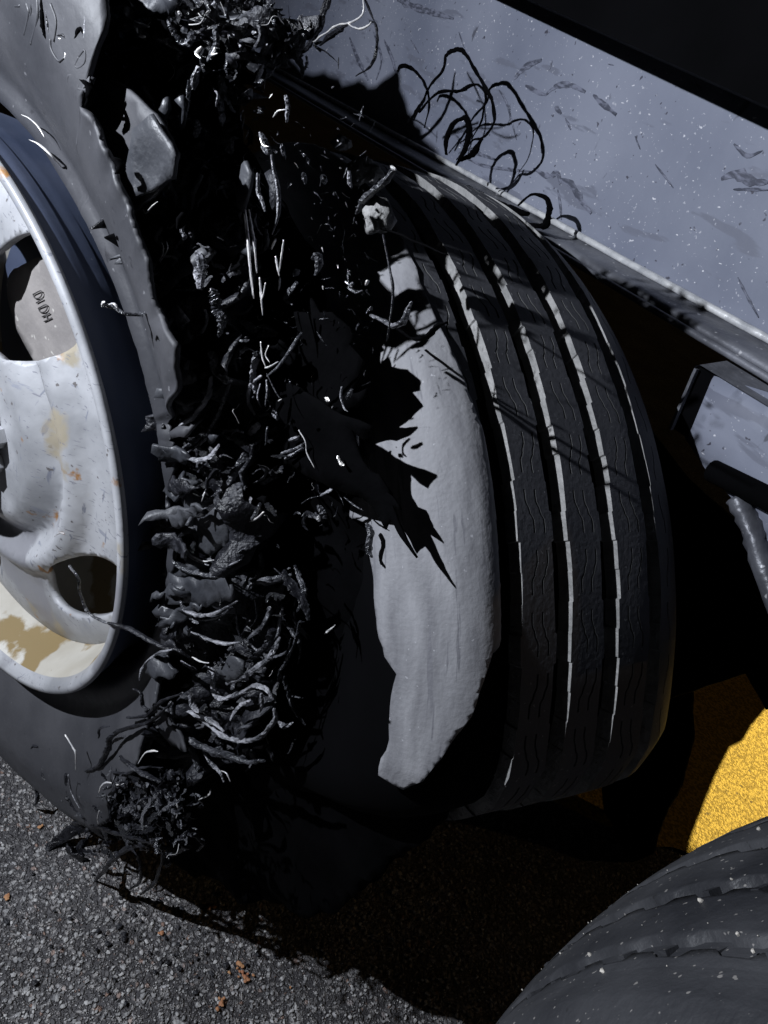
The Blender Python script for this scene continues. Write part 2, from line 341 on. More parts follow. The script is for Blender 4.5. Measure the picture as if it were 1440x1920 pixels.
px_glyph([[(0,0),(1,0)]],(68,568),(12,-8),(0,0),hd-.0262,.0006,M_letter,drum)
# ------------------------------------------------------------------ outer tyre sidewall (torn outline)
SP=np.array([(.300,.060),(.3065,.046),(.311,.036),(.3165,.031),(.323,.031),(.331,.034),(.337,.031),(.35,.022),(.38,.006),(.42,-.006),(.46,-.004),(.49,.012),(.512,.040),(.522,.075),(.524,.12)])
SL=np.r_[0,np.cumsum(np.hypot(*np.diff(SP,axis=0).T))]; SMAX=SL[-1]
def sprof(s): return np.interp(s,SL,SP[:,0]),np.interp(s,SL,SP[:,1])
AA=np.radians(np.arange(-110,100,.25)); SS=np.linspace(0,SMAX,260)
r_,d_=sprof(SS)
GRID=LC+LN*d_[None,:,None]+r_[None,:,None]*(np.cos(AA)[:,None,None]*UU+np.sin(AA)[:,None,None]*VV); GP=proj(GRID)
def sinv(x,y,tol=4):
    D=np.hypot(GP[...,0]-x,GP[...,1]-y); mn=D.min(); z=np.where(D<mn+tol,GP[...,2],9); i,j=np.unravel_index(z.argmin(),z.shape); return math.degrees(AA[i]),SS[j]
edge=[(190,0),(188,60),(184,125),(160,165),(152,200),(178,235),(205,290),(225,350),(240,400),(250,450),(272,510),(280,560),(300,610),(320,660),(321,735),(308,790),(318,850),(320,910),(316,960),(318,1010),(325,1060),(320,1110),(326,1160),(318,1210),(300,1240),(288,1330),(272,1350),(268,1390)]
ek=sorted(sinv(*q) for q in edge)
ka=[-180,-75,-60,-48,-40]+[a for a,_ in ek if a>-36]+[100,135,180]
ks=[SMAX,SMAX,SMAX*.97,.19,.15]+[s for a,s in ek if a>-36]+[.155,.17,SMAX]
def st(a): 
    a=(a+180)%360-180; return float(np.interp(a,ka,ks))
nA=1600;nS=34;V=[];F=[]
for i in range(nA):
    a=360*i/nA-180; ar=math.radians(a); t=st(a)
    gt=.35+.9*max(0,noise.noise(Vector((math.cos(ar)*6,math.sin(ar)*6,8))))*2
    t+=.012*noise.noise(Vector((math.cos(ar)*8,math.sin(ar)*8,1)))+gt*(.007*noise.noise(Vector((math.cos(ar)*33,math.sin(ar)*33,4)))+.004*noise.noise(Vector((math.cos(ar)*110,math.sin(ar)*110,4))))
    t=max(.03,min(t,SMAX))
    for j in range(nS):
        s=t*(j/(nS-1))**.85; r,d=sprof(s)
        e=max(0,1-(t-s)/.02) if t<SMAX*.95 else 0
        d=d+.0012*fbm((math.cos(ar)*r,math.sin(ar)*r,2),14)+e*.004*(.3+noise.noise(Vector((math.cos(ar)*25,math.sin(ar)*25,9))))
        V.append(W(ar,r,d))
for i in range(nA):
    for j in range(nS-1):
        q=(i+1)%nA; F.append((i*nS+j,i*nS+j+1,q*nS+j+1,q*nS+j))
side=own(mesh('tyre_sidewall',V,F,M_side,solid=.004),outer)
# raised moulded marks near the top of the sidewall
def on_side(x,y,lift=.0015):
    a,s=sinv(x,y); r,d=sprof(s); return W(math.radians(a),r,d-lift)
for pts in ([(20,70),(14,45),(22,15),(38,10)],[(48,70),(55,30),(50,5)],[(60,85),(72,40),(70,0)],[(96,72),(99,95),(112,116),(122,112)],[(128,158),(130,140),(150,150),(148,165),(165,175)],[(150,110),(160,100),(164,118),(152,128),(143,122),(150,110)],[(98,10),(108,45),(104,80)]):
    P=crom([on_side(*q) for q in pts],6); V,F=tube_data(P,.0014,6,.6); own(mesh('moulded_sidewall_mark',V,F,M_side),outer)
# ------------------------------------------------------------------ torn sheets
def sheet(name,poly,d,m,par,bulge=.01,step=.008,ragamp=.003,ragseg=.006,seed=0,thick=.003,ns=18,curl=0,tilt=None,solid=True):
    """a torn flap: outline given where it stands, d metres inboard of the rim face"""
    q=[wp(*p,d)-LC for p in poly]; q=[(p@UU,p@VV) for p in q]
    q=rag(q,ragamp,ragseg,seed); v,f=cdt(q,(),step)
    c=v.mean(0); R=max(np.hypot(*(v-c).T)); V=[]
    for a,b in v:
        e=math.hypot(a-c[0],b-c[1])/R
        dd=d+bulge*fbm((a,b,seed),ns,3)-curl*e*e
        if tilt: dd+=tilt[0]*(a-c[0])+tilt[1]*(b-c[1])
        V.append(LC+LN*dd+a*UU+b*VV)
    return own(mesh(name,V,f,m,solid=thick),par)
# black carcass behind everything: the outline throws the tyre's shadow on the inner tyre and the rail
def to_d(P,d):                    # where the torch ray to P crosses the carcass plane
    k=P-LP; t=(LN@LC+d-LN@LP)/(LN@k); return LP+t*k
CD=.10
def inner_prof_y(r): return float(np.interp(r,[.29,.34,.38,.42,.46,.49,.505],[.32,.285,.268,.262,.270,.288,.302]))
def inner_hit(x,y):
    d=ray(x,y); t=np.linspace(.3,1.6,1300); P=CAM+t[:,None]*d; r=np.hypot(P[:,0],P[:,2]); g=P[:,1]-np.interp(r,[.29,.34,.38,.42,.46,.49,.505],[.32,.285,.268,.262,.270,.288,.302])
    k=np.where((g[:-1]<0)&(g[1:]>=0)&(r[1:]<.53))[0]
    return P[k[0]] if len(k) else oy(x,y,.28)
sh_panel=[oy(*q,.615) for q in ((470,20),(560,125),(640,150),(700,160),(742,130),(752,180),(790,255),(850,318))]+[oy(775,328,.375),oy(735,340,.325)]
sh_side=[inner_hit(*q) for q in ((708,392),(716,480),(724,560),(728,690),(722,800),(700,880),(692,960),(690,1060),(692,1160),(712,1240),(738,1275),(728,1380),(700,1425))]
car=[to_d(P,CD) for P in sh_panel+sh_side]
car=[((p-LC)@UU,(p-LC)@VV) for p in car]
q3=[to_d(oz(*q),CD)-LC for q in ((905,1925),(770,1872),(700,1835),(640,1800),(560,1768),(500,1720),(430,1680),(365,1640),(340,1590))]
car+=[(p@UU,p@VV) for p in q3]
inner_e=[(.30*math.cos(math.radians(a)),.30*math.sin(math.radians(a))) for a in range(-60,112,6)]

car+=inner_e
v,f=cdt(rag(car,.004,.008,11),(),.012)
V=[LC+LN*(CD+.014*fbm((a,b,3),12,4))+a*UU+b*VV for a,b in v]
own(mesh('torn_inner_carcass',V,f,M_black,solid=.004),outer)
# ------------------------------------------------------------------ inner wheel
inner=empty('truck_wheel',(0,.42,0),label='inner truck wheel with dusty torn sidewall and four straight tread grooves behind the shredded tyre',cat='wheel')
WK=([-180,-120,-90,-20,0,6,10,14,18,22,26,180],[.508,.30,.26,.28,.32,.35,.385,.425,.463,.495,.508,.508])
def C0(a,r,y):      # the casing is collapsed where it has blown: the lower front part is pushed in
    ad=(math.degrees(a)+180)%360-180; g=float(np.interp(ad,*WK))/.508
    return np.array([g*r*math.cos(a),y,g*r*math.sin(a)])
def tread_rib(y0,y1,R,seed,sip,parent,cen=(0,0,0),m=M_tread,shoulder=0,depth=.0145,a0=-90,a1=270,pitch=5.0,crown=None,name='tread_rib',notch=.0013,sc_=1):
    rr=R; k=rr*math.pi/180; ol=[];seg=1.25
    def edge(side):
        L=[];h=pitch/2; nb=int(round((a1-a0)/h)); sg=1 if side else -1; yb=y1 if side else y0
        for b in range(nb):
            rb=random.Random(seed*1000+b*2+side)
            dy=sg*(notch*(1,.25,-.7,-.1)[b%4]+rb.uniform(-.0004,.0004)); sl_=rb.uniform(-.0005,.0005)
            for t in (.02,.35,.7,.98): L.append(((a0+(b+t)*h)*k,yb+dy+sl_*(t-.5)*2))
        L.append((a1*k,yb)); return L
    lo=edge(0);hi=edge(1)
    poly=lo+hi[::-1]
    holes=[];nP=int(round((a1-a0)/pitch))
    for p in range(nP):
        ac=a0+(p+.5)*pitch; sg=1 if p%2 else -1
        for u in sip:
            yc=y0+(y1-y0)*u; w_=.0008*sc_; pts=[(-.36,-.8),(-.14,-.8),(-.05,0),(.05,.3),(.16,1),(.36,1)]
            c=[((ac+t*pitch)*k,yc+sg*o*.0032*sc_) for t,o in pts]; c=[tuple(q) for q in crom(c,2)]
            holes.append([(x,y-w_) for x,y in c]+[(x,y+w_) for x,y in c[::-1]])
    v,f=cdt(poly,holes,.0105*sc_,.1)
    nv=len(v); V=[];c_=np.array(cen)
    def cr(y):
        return -max(0,y-.455)**2*4.2
    for x,y in v: V.append(c_+C0(x/k*math.pi/180,R+cr(y)-shoulder*0,y)+.0)
    for x,y in v: V.append(c_+C0(x/k*math.pi/180,R+cr(y)-depth,y))
    W_=[];WE=wall_edges(f); ids=sorted({q for e in WE for q in e}); mp={q:2*nv+i for i,q in enumerate(ids)}
    V+=[V[q] for q in ids]
    for a,b in WE: W_.append((mp[b],mp[a],a+nv,b+nv))
    o=mesh(name,V,f+W_,m); o.data.materials.append(M_wallr); o.data.materials.append(M_sipe)
    mi=[0]*len(f)+[(1 if min(abs(V[q[0]][1]-y0),abs(V[q[0]][1]-y1))<.0042 else 2) for q in W_]; o.data.polygons.foreach_set('material_index',mi); o.data.polygons.foreach_set('use_smooth',[True]*len(f)+[False]*len(W_))
    return own(o,parent)
RY=[(.303,.3235,.5055,(.62,)),(.3425,.3735,.508,(.40,.72)),(.3885,.420,.5105,(.40,.72)),(.4355,.4695,.5125,(.38,.70)),(.4865,.530,.5135,(.38,))]
for i,(y0,y1,R,s) in enumerate(RY): tread_rib(y0,y1,R,i,s,inner,a0=-25 if i else 47,a1=195 if i else 192)
own(lathe('tyre_casing',[(.33,.285),(.37,.275),(.42,.268),(.46,.277),(.485,.294),(.492,.304),(.4955,.33),(.488,.48),(.474,.53),(.45,.56),(.42,.575),(.35,.565),(.30,.54)],M_dark,lambda a,r,y:C0(a,r,y),None,n=240),inner)
# rounded far shoulder
own(lathe('tyre_shoulder',[(.479,.5305),(.474,.540),(.46,.553),(.44,.563),(.41,.575)],M_dark,lambda a,r,y:C0(a,r,y),None,n=240),inner)
# dusty torn sidewall of the inner tyre
IP=np.array([(.31,.302),(.34,.284),(.36,.275),(.38,.267),(.39,.270),(.42,.262),(.455,.266),(.475,.276),(.49,.287),(.500,.296),(.5045,.3015),(.5075,.309),(.5075,.319),(.503,.3245),(.494,.326)])
IL=np.r_[0,np.cumsum(np.hypot(*np.diff(IP,axis=0).T))]
iA=np.radians(np.arange(-20,110,.25)); iS=np.linspace(0,IL[-1],200)
ir=np.interp(iS,IL,IP[:,0]); iy=np.interp(iS,IL,IP[:,1])
wf_=(np.interp(np.degrees(iA),*WK)/.508)[:,None]
IG=np.stack([wf_*ir[None]*np.cos(iA)[:,None],iy[None]+0*iA[:,None],wf_*ir[None]*np.sin(iA)[:,None]],-1); IGP=proj(IG)
def iinv(x,y):
    D=np.hypot(IGP[...,0]-x,IGP[...,1]-y); mn=D.min(); z=np.where(D<mn+3,IGP[...,2],9); i,j=np.unravel_index(z.argmin(),z.shape); return iA[i]*.45,iS[j]
tear=[(925,1225),(907,1277),(885,1340),(842,1405),(797,1460),(762,1474),(735,1464),(715,1450),(722,1420),(736,1385),(735,1340),(742,1300),(752,1262),(728,1230),(716,1180),(706,1100),(700,1040),(698,985)]
tp=[iinv(*q) for q in tear]
smx=lambda a: float(np.interp(a,[44,52,58,66,75],[IL[-1],IL[-3]+.004,IL[-4]+.004,IL[-5]+.002,IL[-5]+.001]))
poly=[(math.radians(a)*.45,smx(a)) for a in np.arange(175,math.degrees(tp[0][0]/.45)+1,-1.5)]+tp+[(math.radians(a)*.45,.01) for a in np.arange(max(55,math.degrees(tp[-1][0]/.45)+2),175,3)]
v,f=cdt(rag(poly,.0016,.006,21),(),.0035)
V=[]
for a,s in v:
    s=min(max(s,0),IL[-1]); ar=a/.45; r=np.interp(s,IL,IP[:,0]); y=np.interp(s,IL,IP[:,1])
    y+=-.003*min(1,max(0,IL[-5]-s)/.01)+.0015*math.exp(-((s-.10)/.004)**2)-.002*math.exp(-((s-.125)/.003)**2)+.0004*fbm((math.cos(ar)*r*2,math.sin(ar)*r*2,s*20),9,4)*min(1,max(0,IL[-4]-s)/.02)
    V.append(C0(ar,r,y))
for i_,(a,s) in enumerate(v):
    for s0,w0,h0 in ((.055,.0012,-.0014),(.062,.0012,.0012),(.092,.0010,-.0013),(.098,.0012,.0014),(.116,.0015,-.0010),(.142,.0015,.0012),(.150,.001,-.001)):
        V[i_][1]+=h0*math.exp(-((s-s0-.0015*math.sin(a*9))/w0)**2)
tsw=mesh('torn_sidewall',V,f,M_dust,solid=.005); uvl=tsw.data.uv_layers.new(name='UVMap')
for lp_ in tsw.data.loops: uvl.data[lp_.index].uv=(v[lp_.vertex_index][0],v[lp_.vertex_index][1])
own(tsw,inner)
own(lathe('wheel_rim',[(.30,.31),(.295,.30),(.288,.305),(.28,.33),(.27,.45),(.28,.53),(.30,.54)],M_barrel,lambda a,r,y:C0(a,r,y),None,n=120),inner)
own(lathe('wheel_disc',[(.275,.42),(.2,.40),(.12,.36),(.0,.36)],M_barrel,lambda a,r,y:C0(a,r,y),None,n=90),inner)
# ------------------------------------------------------------------ tyre of the next axle
NX,NZ,NY=1.022,.105,.525
nxt=empty('next_axle_wheel',(NX,NY,NZ),label='worn tyre in the lower right corner with shallow grooves, dotted with pale grit',cat='wheel')
cn=(NX,0,NZ)
def nr(y): 
    s=(y-.53)/.19; return .5-.036*s*s
def CN(a,r,y): return np.array([NX+r*math.cos(a),y,NZ+r*math.sin(a)])
nprof=[(.30,.30),(.34,.27),(.39,.255),(.43,.265),(.446,.285)]
own(lathe('tyre_casing',nprof+[(.448,.29),(.462,.36),(.478,.44),(.482,.53),(.474,.66),(.45,.68),(.42,.69),(.30,.66)],M_near,CN,None,n=240),nxt)
NR=[(-.232,-.205,2.4),(-.193,-.158,0),(-.146,-.108,0),(-.096,-.052,0),(-.040,.012,0),(.024,.125,2.4)]
for i,(u0,u1,sh_) in enumerate(NR):
    V=[];F=[];nA=300;nW=9
    Rr=random.Random(i)
    for k in range(nA):
        a=math.radians(60+200*k/nA); ph=(k//4)%2; 
        for j in range(nW):
            t=j/(nW-1); y=NY+u0+(u1-u0)*t+(.0022*(1 if ph else -1) if j in(0,nW-1) and not(i in(0,5) and j==(0 if i==0 else nW-1)) else 0)
            r=nr(y)+.0005*fbm((math.cos(a)*8,math.sin(a)*8,y*14),3)
            if (i==0 and j==0) or (i==5 and j==nW-1): r-=.006
            # shoulder notches
            if i in(0,5) and (k%16) in (6,7) and ((j<3) if i==0 else (j>5)): r-=.014
            V.append(CN(a,r,y))
    top=len(V)
    for k in range(nA):
        a=math.radians(60+200*k/nA)
        for j,q in((0,0),(nW-1,1)):
            x,y,z=V[k*nW+j]; V.append(CN(a,nr(y)-.022,y))
    for k in range(nA-1):
        for j in range(nW-1): F.append((k*nW+j,(k+1)*nW+j,(k+1)*nW+j+1,k*nW+j+1))
        F.append((k*nW,top+k*2,top+(k+1)*2,(k+1)*nW)); F.append((k*nW+nW-1,(k+1)*nW+nW-1,top+(k+1)*2+1,top+k*2+1))
    own(mesh('tread_rib',V,F,M_near),nxt)
# small tie bars across the grooves
for i,(u) in enumerate((-.199,-.152,-.102,-.046,.018)):
    for k in range(0,40):
        a=math.radians(92+4.1*k+random.uniform(-.4,.4)); c=CN(a,nr(NY+u)-.004-.004*random.random(),NY+u)
        ax=np.array([[-math.sin(a),0,math.cos(a)],[0,1,0],[math.cos(a),0,math.sin(a)]]).T
        V,F=box_data(c,(.005,.013,.008),ax); own(mesh('groove_tie_bar',V,F,M_near,smooth=False),nxt)
sp=[]
for _ in range(150):
    a=math.radians(random.uniform(95,185)); y=NY+random.uniform(-.24,.12); sp.append((CN(a,nr(y)+.0008,y),a))
parts=[]
for p,a in sp:
    Vc,Fc=random.choice(chips); s=.0005+.0019*random.random()**4
    parts.append(([p+s*np.array(q)*(1,1,1) for q in Vc],Fc))
V,F=join(parts); own(tag(mesh('grit_specks',V,F,M_grit,smooth=False),kind='stuff'),nxt)
# ------------------------------------------------------------------ chassis rail
rail=empty('chassis_rail',(0,.62,.5),label='blue grey steel frame rail with black scuff marks and bright lower flange',cat='frame rail')
sl=math.tan(math.radians(1.94))/.9
def rail_pt(x,y,z): return (x,y,z+sl*x*.9)
def extr(prof,x0,x1,n=40):
    V=[];F=[];m=len(prof)
    for i in range(n+1):
        x=x0+(x1-x0)*i/n
        for y,z in prof: V.append(rail_pt(x,y,z+.0006*noise.noise(Vector((x*9,y*30,z*30)))))
    for i in range(n):
        for j in range(m): F.append((i*m+j,i*m+(j+1)%m,(i+1)*m+(j+1)%m,(i+1)*m+j))
    return V,F
web=own(mesh('rail_web',*extr([(.620,.83),(.620,.4955),(.628,.4955),(.628,.83)],-1.6,1.4),M_panel,smooth=False),rail)
fl=[(.6195,.4960),(.6160,.4930),(.6105,.4915),(.588,.4885),(.583,.4865),(.581,.483),(.583,.4775),(.6195,.4775)]
flange=own(mesh('rail_flange',*extr(fl,-1.6,1.4),M_flange),rail)
rod=[(.0035*math.cos(t)+.5785,.0035*math.sin(t)+.4775) for t in np.linspace(0,2*math.pi,10,endpoint=False)]
own(mesh('flange_lip',*extr(rod,-1.6,1.4),M_flange),rail)
ridge_line=[(.0038*math.cos(t)+.6165,.0038*math.sin(t)+.4975) for t in np.linspace(0,2*math.pi,8,endpoint=False)]  # pale strip that paints the lit line along the flange ridge
own(mesh('ridge_highlight',*extr(ridge_line,-1.6,1.4,200),mat('ridge_highlight_steel',(.5,.51,.53),(.8,.8,.8),60,.25,.4,metal=.3,bump=.5)),rail)
# scuffs left on the web by flying rubber
def scuff(pts,w,seed):
    yy=.6192; P=crom([oy(*q,yy) for q in pts],4); n=len(P); V=[];F=[]
    for i,p in enumerate(P):
        t=P[min(i+1,n-1)]-P[max(i-1,0)]; t/=np.linalg.norm(t)+1e-9; nn=np.array([-t[2],0,t[0]]); u=i/(n-1)
        ww=w*(.25+.75*math.sin(math.pi*min(1,max(0,u*.9+.05))))*(1+.7*noise.noise(Vector((i*.7,seed,0))))
        for s in(-1,0,1): V.append(p+nn*ww*s*(1+.3*noise.noise(Vector((i*1.3,seed,s))))+(0,-.0004 if s==0 else .0002,0))
    for i in range(n-1): 
        for s in(0,1): F.append((i*3+s,i*3+s+1,(i+1)*3+s+1,(i+1)*3+s))
    own(mesh('scuff_mark',V,F,M_scuff,smooth=False),rail)
for i,(pts,w) in enumerate([([(963,148),(985,125),(1015,112)],.0045),([(1030,130),(1035,113)],.0015),([(985,160),(1003,170),(1022,178)],.003),([(1022,178),(1045,160),(1070,160),(1097,172)],.0035),([(1112,178),(1130,195),(1155,215)],.003),([(1040,200),(1052,213)],.003),([(1060,222),(1070,243)],.0016),([(935,168),(950,195),(968,262)],.0016),([(1000,315),(1025,330),(1045,325),(1050,345)],.0035),([(1048,335),(1070,345),(1085,370),(1108,400)],.004),([(1045,355),(1050,385),(1052,412)],.002),([(1352,335),(1380,326),(1410,340),(1440,342)],.0045),([(1375,355),(1410,355),(1440,356)],.0015),([(1376,270),(1400,292),(1428,283)],.002),([(1383,520),(1400,555),(1422,595)],.0012),([(1228,308),(1245,330),(1262,352)],.001),([(1190,255),(1200,280)],.0008),([(745,0),(775,12),(800,20),(850,35)],.005),([(860,290),(905,310),(960,318),(1000,322)],.002),([(720,75),(735,110),(742,140)],.0035),([(655,70),(670,110),(690,150)],.004),([(700,60),(715,110),(705,150)],.003),([(540,10),(543,40)],.002),([(860,60),(870,90)],.001),([(770,75),(785,100)],.001),([(850,250),(880,280),(930,300)],.003),([(1300,150),(1310,170)],.0008),([(1140,120),(1150,122)],.0006),([(600,150),(640,190)],.003)]): scuff(pts,w,i)
# bracket under the flange and the plate behind it
pl=empty('hanger_plate',(.3,.63,.35),label='speckled grey steel hanger plate below the rail at the right edge',cat='plate')
P=[oy(*q,.59) for q in ((1325,700),(1288,822),(1330,885),(1400,960),(1440,1010),(1500,1200),(1700,1200),(1700,880),(1440,735))]
v,f=cdt([(p[0],p[2]) for p in P],(),.03)
own(mesh('plate_face',[(a,.59+.001*fbm((a,b,0),10),b) for a,b in v],f,M_panel,solid=.006),pl)
P=crom([oy(*q,.575) for q in ((1335,882),(1375,902),(1440,935),(1560,1000))],8); V,F=tube_data(P,[.010]*len(P),12); own(mesh('hanger_tube',V,F,M_dark),pl)
P=crom([oy(*q,.585) for q in ((1384,936),(1408,985),(1432,1060),(1500,1250))],8); V,F=tube_data(P,[.013]*len(P),12,.7,.12); own(mesh('hanger_arm',V,F,M_flange),pl)
br=empty('rail_bracket',(.25,.6,.44),label='angled steel bracket bolted under the rail flange with one leg hanging down',cat='bracket')
def strip(pts,wv,yy,th,name,m,par,thick=.004):
    P=[oy(*q,yy) for q in pts]; V=[]; F=[]
    for p in P:
        for o in((0,0),(0,1),(1,1),(1,0)): V.append(p+np.array([0,o[0]*thick,0])+np.array(wv)*o[1])
    for i in range(len(P)-1):
        for k in range(4): F.append((i*4+k,i*4+(k+1)%4,(i+1)*4+(k+1)%4,(i+1)*4+k))
    F+= [(3,2,1,0),tuple(range(len(P)*4-4,len(P)*4))]
    return own(mesh(name,V,F,m,smooth=False),par)
strip([(1303,688),(1312,684),(1450,768),(1560,840)],(.004,.035,.012),.578,.01,'bracket_arm',M_flange,br,.006)
strip([(1305,684),(1300,692),(1256,800)],(.018,.006,.0),.580,.01,'bracket_leg',M_dark,br,.03)
strip([(1302,690),(1297,700),(1253,803)],(.003,.0,.0),.576,.01,'bracket_leg_edge',M_flange,br,.004)
# ------------------------------------------------------------------ dark trailer deck above
dk=empty('trailer_deck',(0,.5,.8),label='black underside of the trailer deck filling the upper right corner',cat='trailer deck')
A=oy(990,-2,.50); B=oy(1440,200,.50); D=(B-A)/np.linalg.norm(B-A); A2=A-D*1.5; B2=B+D*1.5
V=[A2,B2,B2+(0,.11,.0),A2+(0,.11,.0),A2+(0,0,.25),B2+(0,0,.25),B2+(0,.11,.25),A2+(0,.11,.25)]
own(mesh('deck_side_beam',V,[(0,3,2,1),(4,5,6,7),(0,1,5,4),(2,3,7,6),(1,2,6,5),(3,0,4,7)],M_dark,smooth=False),dk)
# far side: axle tube, and a black sheet added to darken the gap
ax=empty('axle_beam',(0,1,0),label='black axle beam running inboard behind the inner tyre',cat='axle')
P=np.array([(0,y,0) for y in np.linspace(.58,2.0,12)]); V,F=tube_data(P,[.07]*12,24); own(mesh('axle_tube',V,F,M_dark),ax)
q=[oy(*p,.82) for p in ((1180,760),(1290,900),(1420,1010),(1600,1080),(1600,1235),(1440,1330),(1402,1262),(1160,1342),(1010,1392),(900,1400),(880,1200))]
gd=empty('blackout_sheet',(0,.82,0),label='flat black sheet added behind the inner tyre to darken the gap above the yellow marking',cat='blackout sheet')
v,f=cdt(rag([(p[0],p[2]) for p in q],.0008,.01,6),(),.03)
own(mesh('blackout_panel',[(a,.82+.004*fbm((a,b,0),5),b) for a,b in v],f,M_dark,solid=.008),gd)
YL=np.array([1.2,4.2,2.4]); q=[oz(*p) for p in ((1240,1680),(1270,1615),(1292,1560),(1312,1510),(1332,1460),(1362,1402),(1386,1390),(1402,1362),(1445,1312),(1520,1262),(1640,1200),(1640,1060),(1050,1180),(980,1400),(1000,1680))]
V=[p+(YL-p)*.13 for p in q]  # sheet added between yard lamp and ground only to shade the marking
rf=empty('far_shadow_blocker',tuple(V[2]),label='unseen black sheet added on the far side so that its shadow crosses the yellow marking',cat='mud flap')
n_=len(V); own(mesh('flap_or_blocker_sheet',V,[tuple(range(n_))],M_dark,smooth=False,solid=.004),rf)
flp=empty('hanging_rubber_flap',(0,1,0),label='black rubber flap hanging down in front of the yellow marking',cat='mud flap')
q=[oy(*p,1.0) for p in ((1160,1250),(1160,1345),(1150,1400),(1128,1480),(1135,1560),(1180,1620),(1225,1600),(1245,1540),(1280,1470),(1302,1400),(1300,1310),(1310,1220))]
v,f=cdt(rag([(p[0],p[2]) for p in q],.003,.01,5),(),.02)
own(mesh('flap_or_blocker_sheet',[(a,1.0+.01*fbm((a,b,0),5),b) for a,b in v],f,M_dark,solid=.006),flp)
# ------------------------------------------------------------------ torn flaps of the outer tyre
def flap(poly,d,m,seed,**k): return sheet('rubber_flap',poly,d,m,outer,seed=seed,**k)
flap([(192,163),(212,150),(232,160),(262,182),(300,215),(346,290),(340,318),(318,345),(256,402),(222,402),(190,335),(165,280),(150,230),(168,190)],.014,M_side,1,bulge=.0025,ragamp=.0012,ns=14,curl=.004)
flap([(262,240),(300,216),(347,290),(336,330),(300,352),(262,372),(248,330)],.009,M_ply,2,bulge=.002,ragamp=.0015,curl=.006)
flap([(329,507),(371,460),(382,473),(373,498),(345,526),(334,520)],.030,M_side,3,bulge=.008,tilt=(.2,.3))
flap([(276,618),(283,596),(300,584),(329,573),(342,590),(351,611),(324,627),(300,625)],.022,M_cord,4,bulge=.008)
flap([(280,525),(300,515),(326,508),(330,535),(312,548),(296,562),(282,548)],.026,M_side,5,bulge=.012)
flap([(395,453),(405,444),(418,442),(440,452),(462,448),(464,480),(445,478),(429,469),(405,462)],.05,M_ply,6,bulge=.01)
flap([(330,650),(362,640),(384,612),(388,585),(394,610),(430,600),(462,640),(468,690),(430,722),(380,720),(338,700),(345,675)],.065,M_shred2,7,bulge=.02,curl=.01)
flap([(322,905),(345,912),(372,930),(398,955),(415,985),(421,1018),(400,1036),(385,1045),(360,1030),(338,1000),(325,960)],.034,M_ply,8,bulge=.008,curl=-.01)
flap([(330,1072),(360,1082),(440,1078),(456,1098),(445,1118),(420,1122),(395,1135),(365,1126),(338,1125)],.036,M_ply,9,bulge=.008,curl=.01)
flap([(405,1258),(425,1238),(440,1228),(456,1240),(461,1262),(445,1272),(428,1280)],.045,M_ply,10,bulge=.004)
flap([(295,1322),(312,1328),(330,1370),(352,1412),(338,1408),(320,1395),(300,1372),(288,1345)],.020,M_side,12,bulge=.005)
flap([(322,832),(345,838),(375,852),(398,872),(408,905),(385,915),(360,905),(332,896)],.045,M_shred2,13,bulge=.015)
flap([(300,380),(340,362),(372,330),(360,380),(352,420),(330,440),(300,470),(282,480),(262,470),(258,440),(280,410)],.040,M_shred2,14,bulge=.025)
flap([(455,345),(462,310),(470,302),(480,325),(478,370),(470,400),(462,390),(450,362)],.06,M_ply,15,bulge=.01,ragamp=.002)
flap([(502,330),(512,318),(524,340),(530,375),(520,395),(510,370)],.07,M_shred2,16,bulge=.01)
flap([(282,500),(330,470),(345,480),(318,505),(290,512)],.03,M_ply,17,bulge=.01)
flap([(345,800),(372,788),(350,816),(322,822),(318,812)],.025,M_side,18,bulge=.01)
flap([(425,815),(402,830),(395,822),(410,812)],.04,M_ply,19)
flap([(645,820),(656,804),(668,806),(666,840),(660,832)],.07,M_cord,20,bulge=.005)
flap([(345,140),(350,120),(362,132),(358,150),(342,165)],.05,M_ply,22)
flap([(200,60),(226,30),(262,22),(300,45),(322,60),(290,80),(240,70),(205,95)],.05,M_shred2,23,bulge=.03)
flap([(230,0),(300,-10),(350,5),(320,30),(275,18)],.05,M_ply,24,bulge=.03)
flap([(520,36),(560,30),(598,28),(600,50),(570,70),(545,64)],.10,M_shred2,25,bulge=.02)
flap([(388,32),(410,40),(440,30),(500,26),(462,46),(440,60),(400,56)],.07,M_ply,26,bulge=.03)
flap([(318,210),(305,235),(292,200),(312,182)],.03,M_ply,27,bulge=.01)
flap([(352,180),(350,225),(335,240),(318,228),(330,200)],.04,M_ply,28,bulge=.02)
for kk,(pq,dq,mq,bq) in enumerate([([(332,420),(400,395),(455,440),(480,500),(468,600),(480,700),(500,800),(490,900),(505,1000),(480,1100),(500,1200),(520,1300),(485,1400),(400,1450),(330,1440),(300,1380),(312,1300),(328,1200),(322,1050),(322,900),(312,760),(318,640),(272,520),(262,470)],.062,M_shred2,.045),
   ([(205,20),(330,-30),(450,-30),(480,60),(470,120),(430,190),(400,270),(410,330),(370,380),(340,300),(330,210),(240,130),(200,110)],.080,M_black,.010)]):
    own_=sheet('torn_ply_layer',pq,dq,mq,outer,bulge=bq,step=.006,ragamp=.008,ragseg=.009,seed=40+kk,ns=26,thick=.003)
CARP=np.array(car[:-len(inner_e)]+[(0,0)])
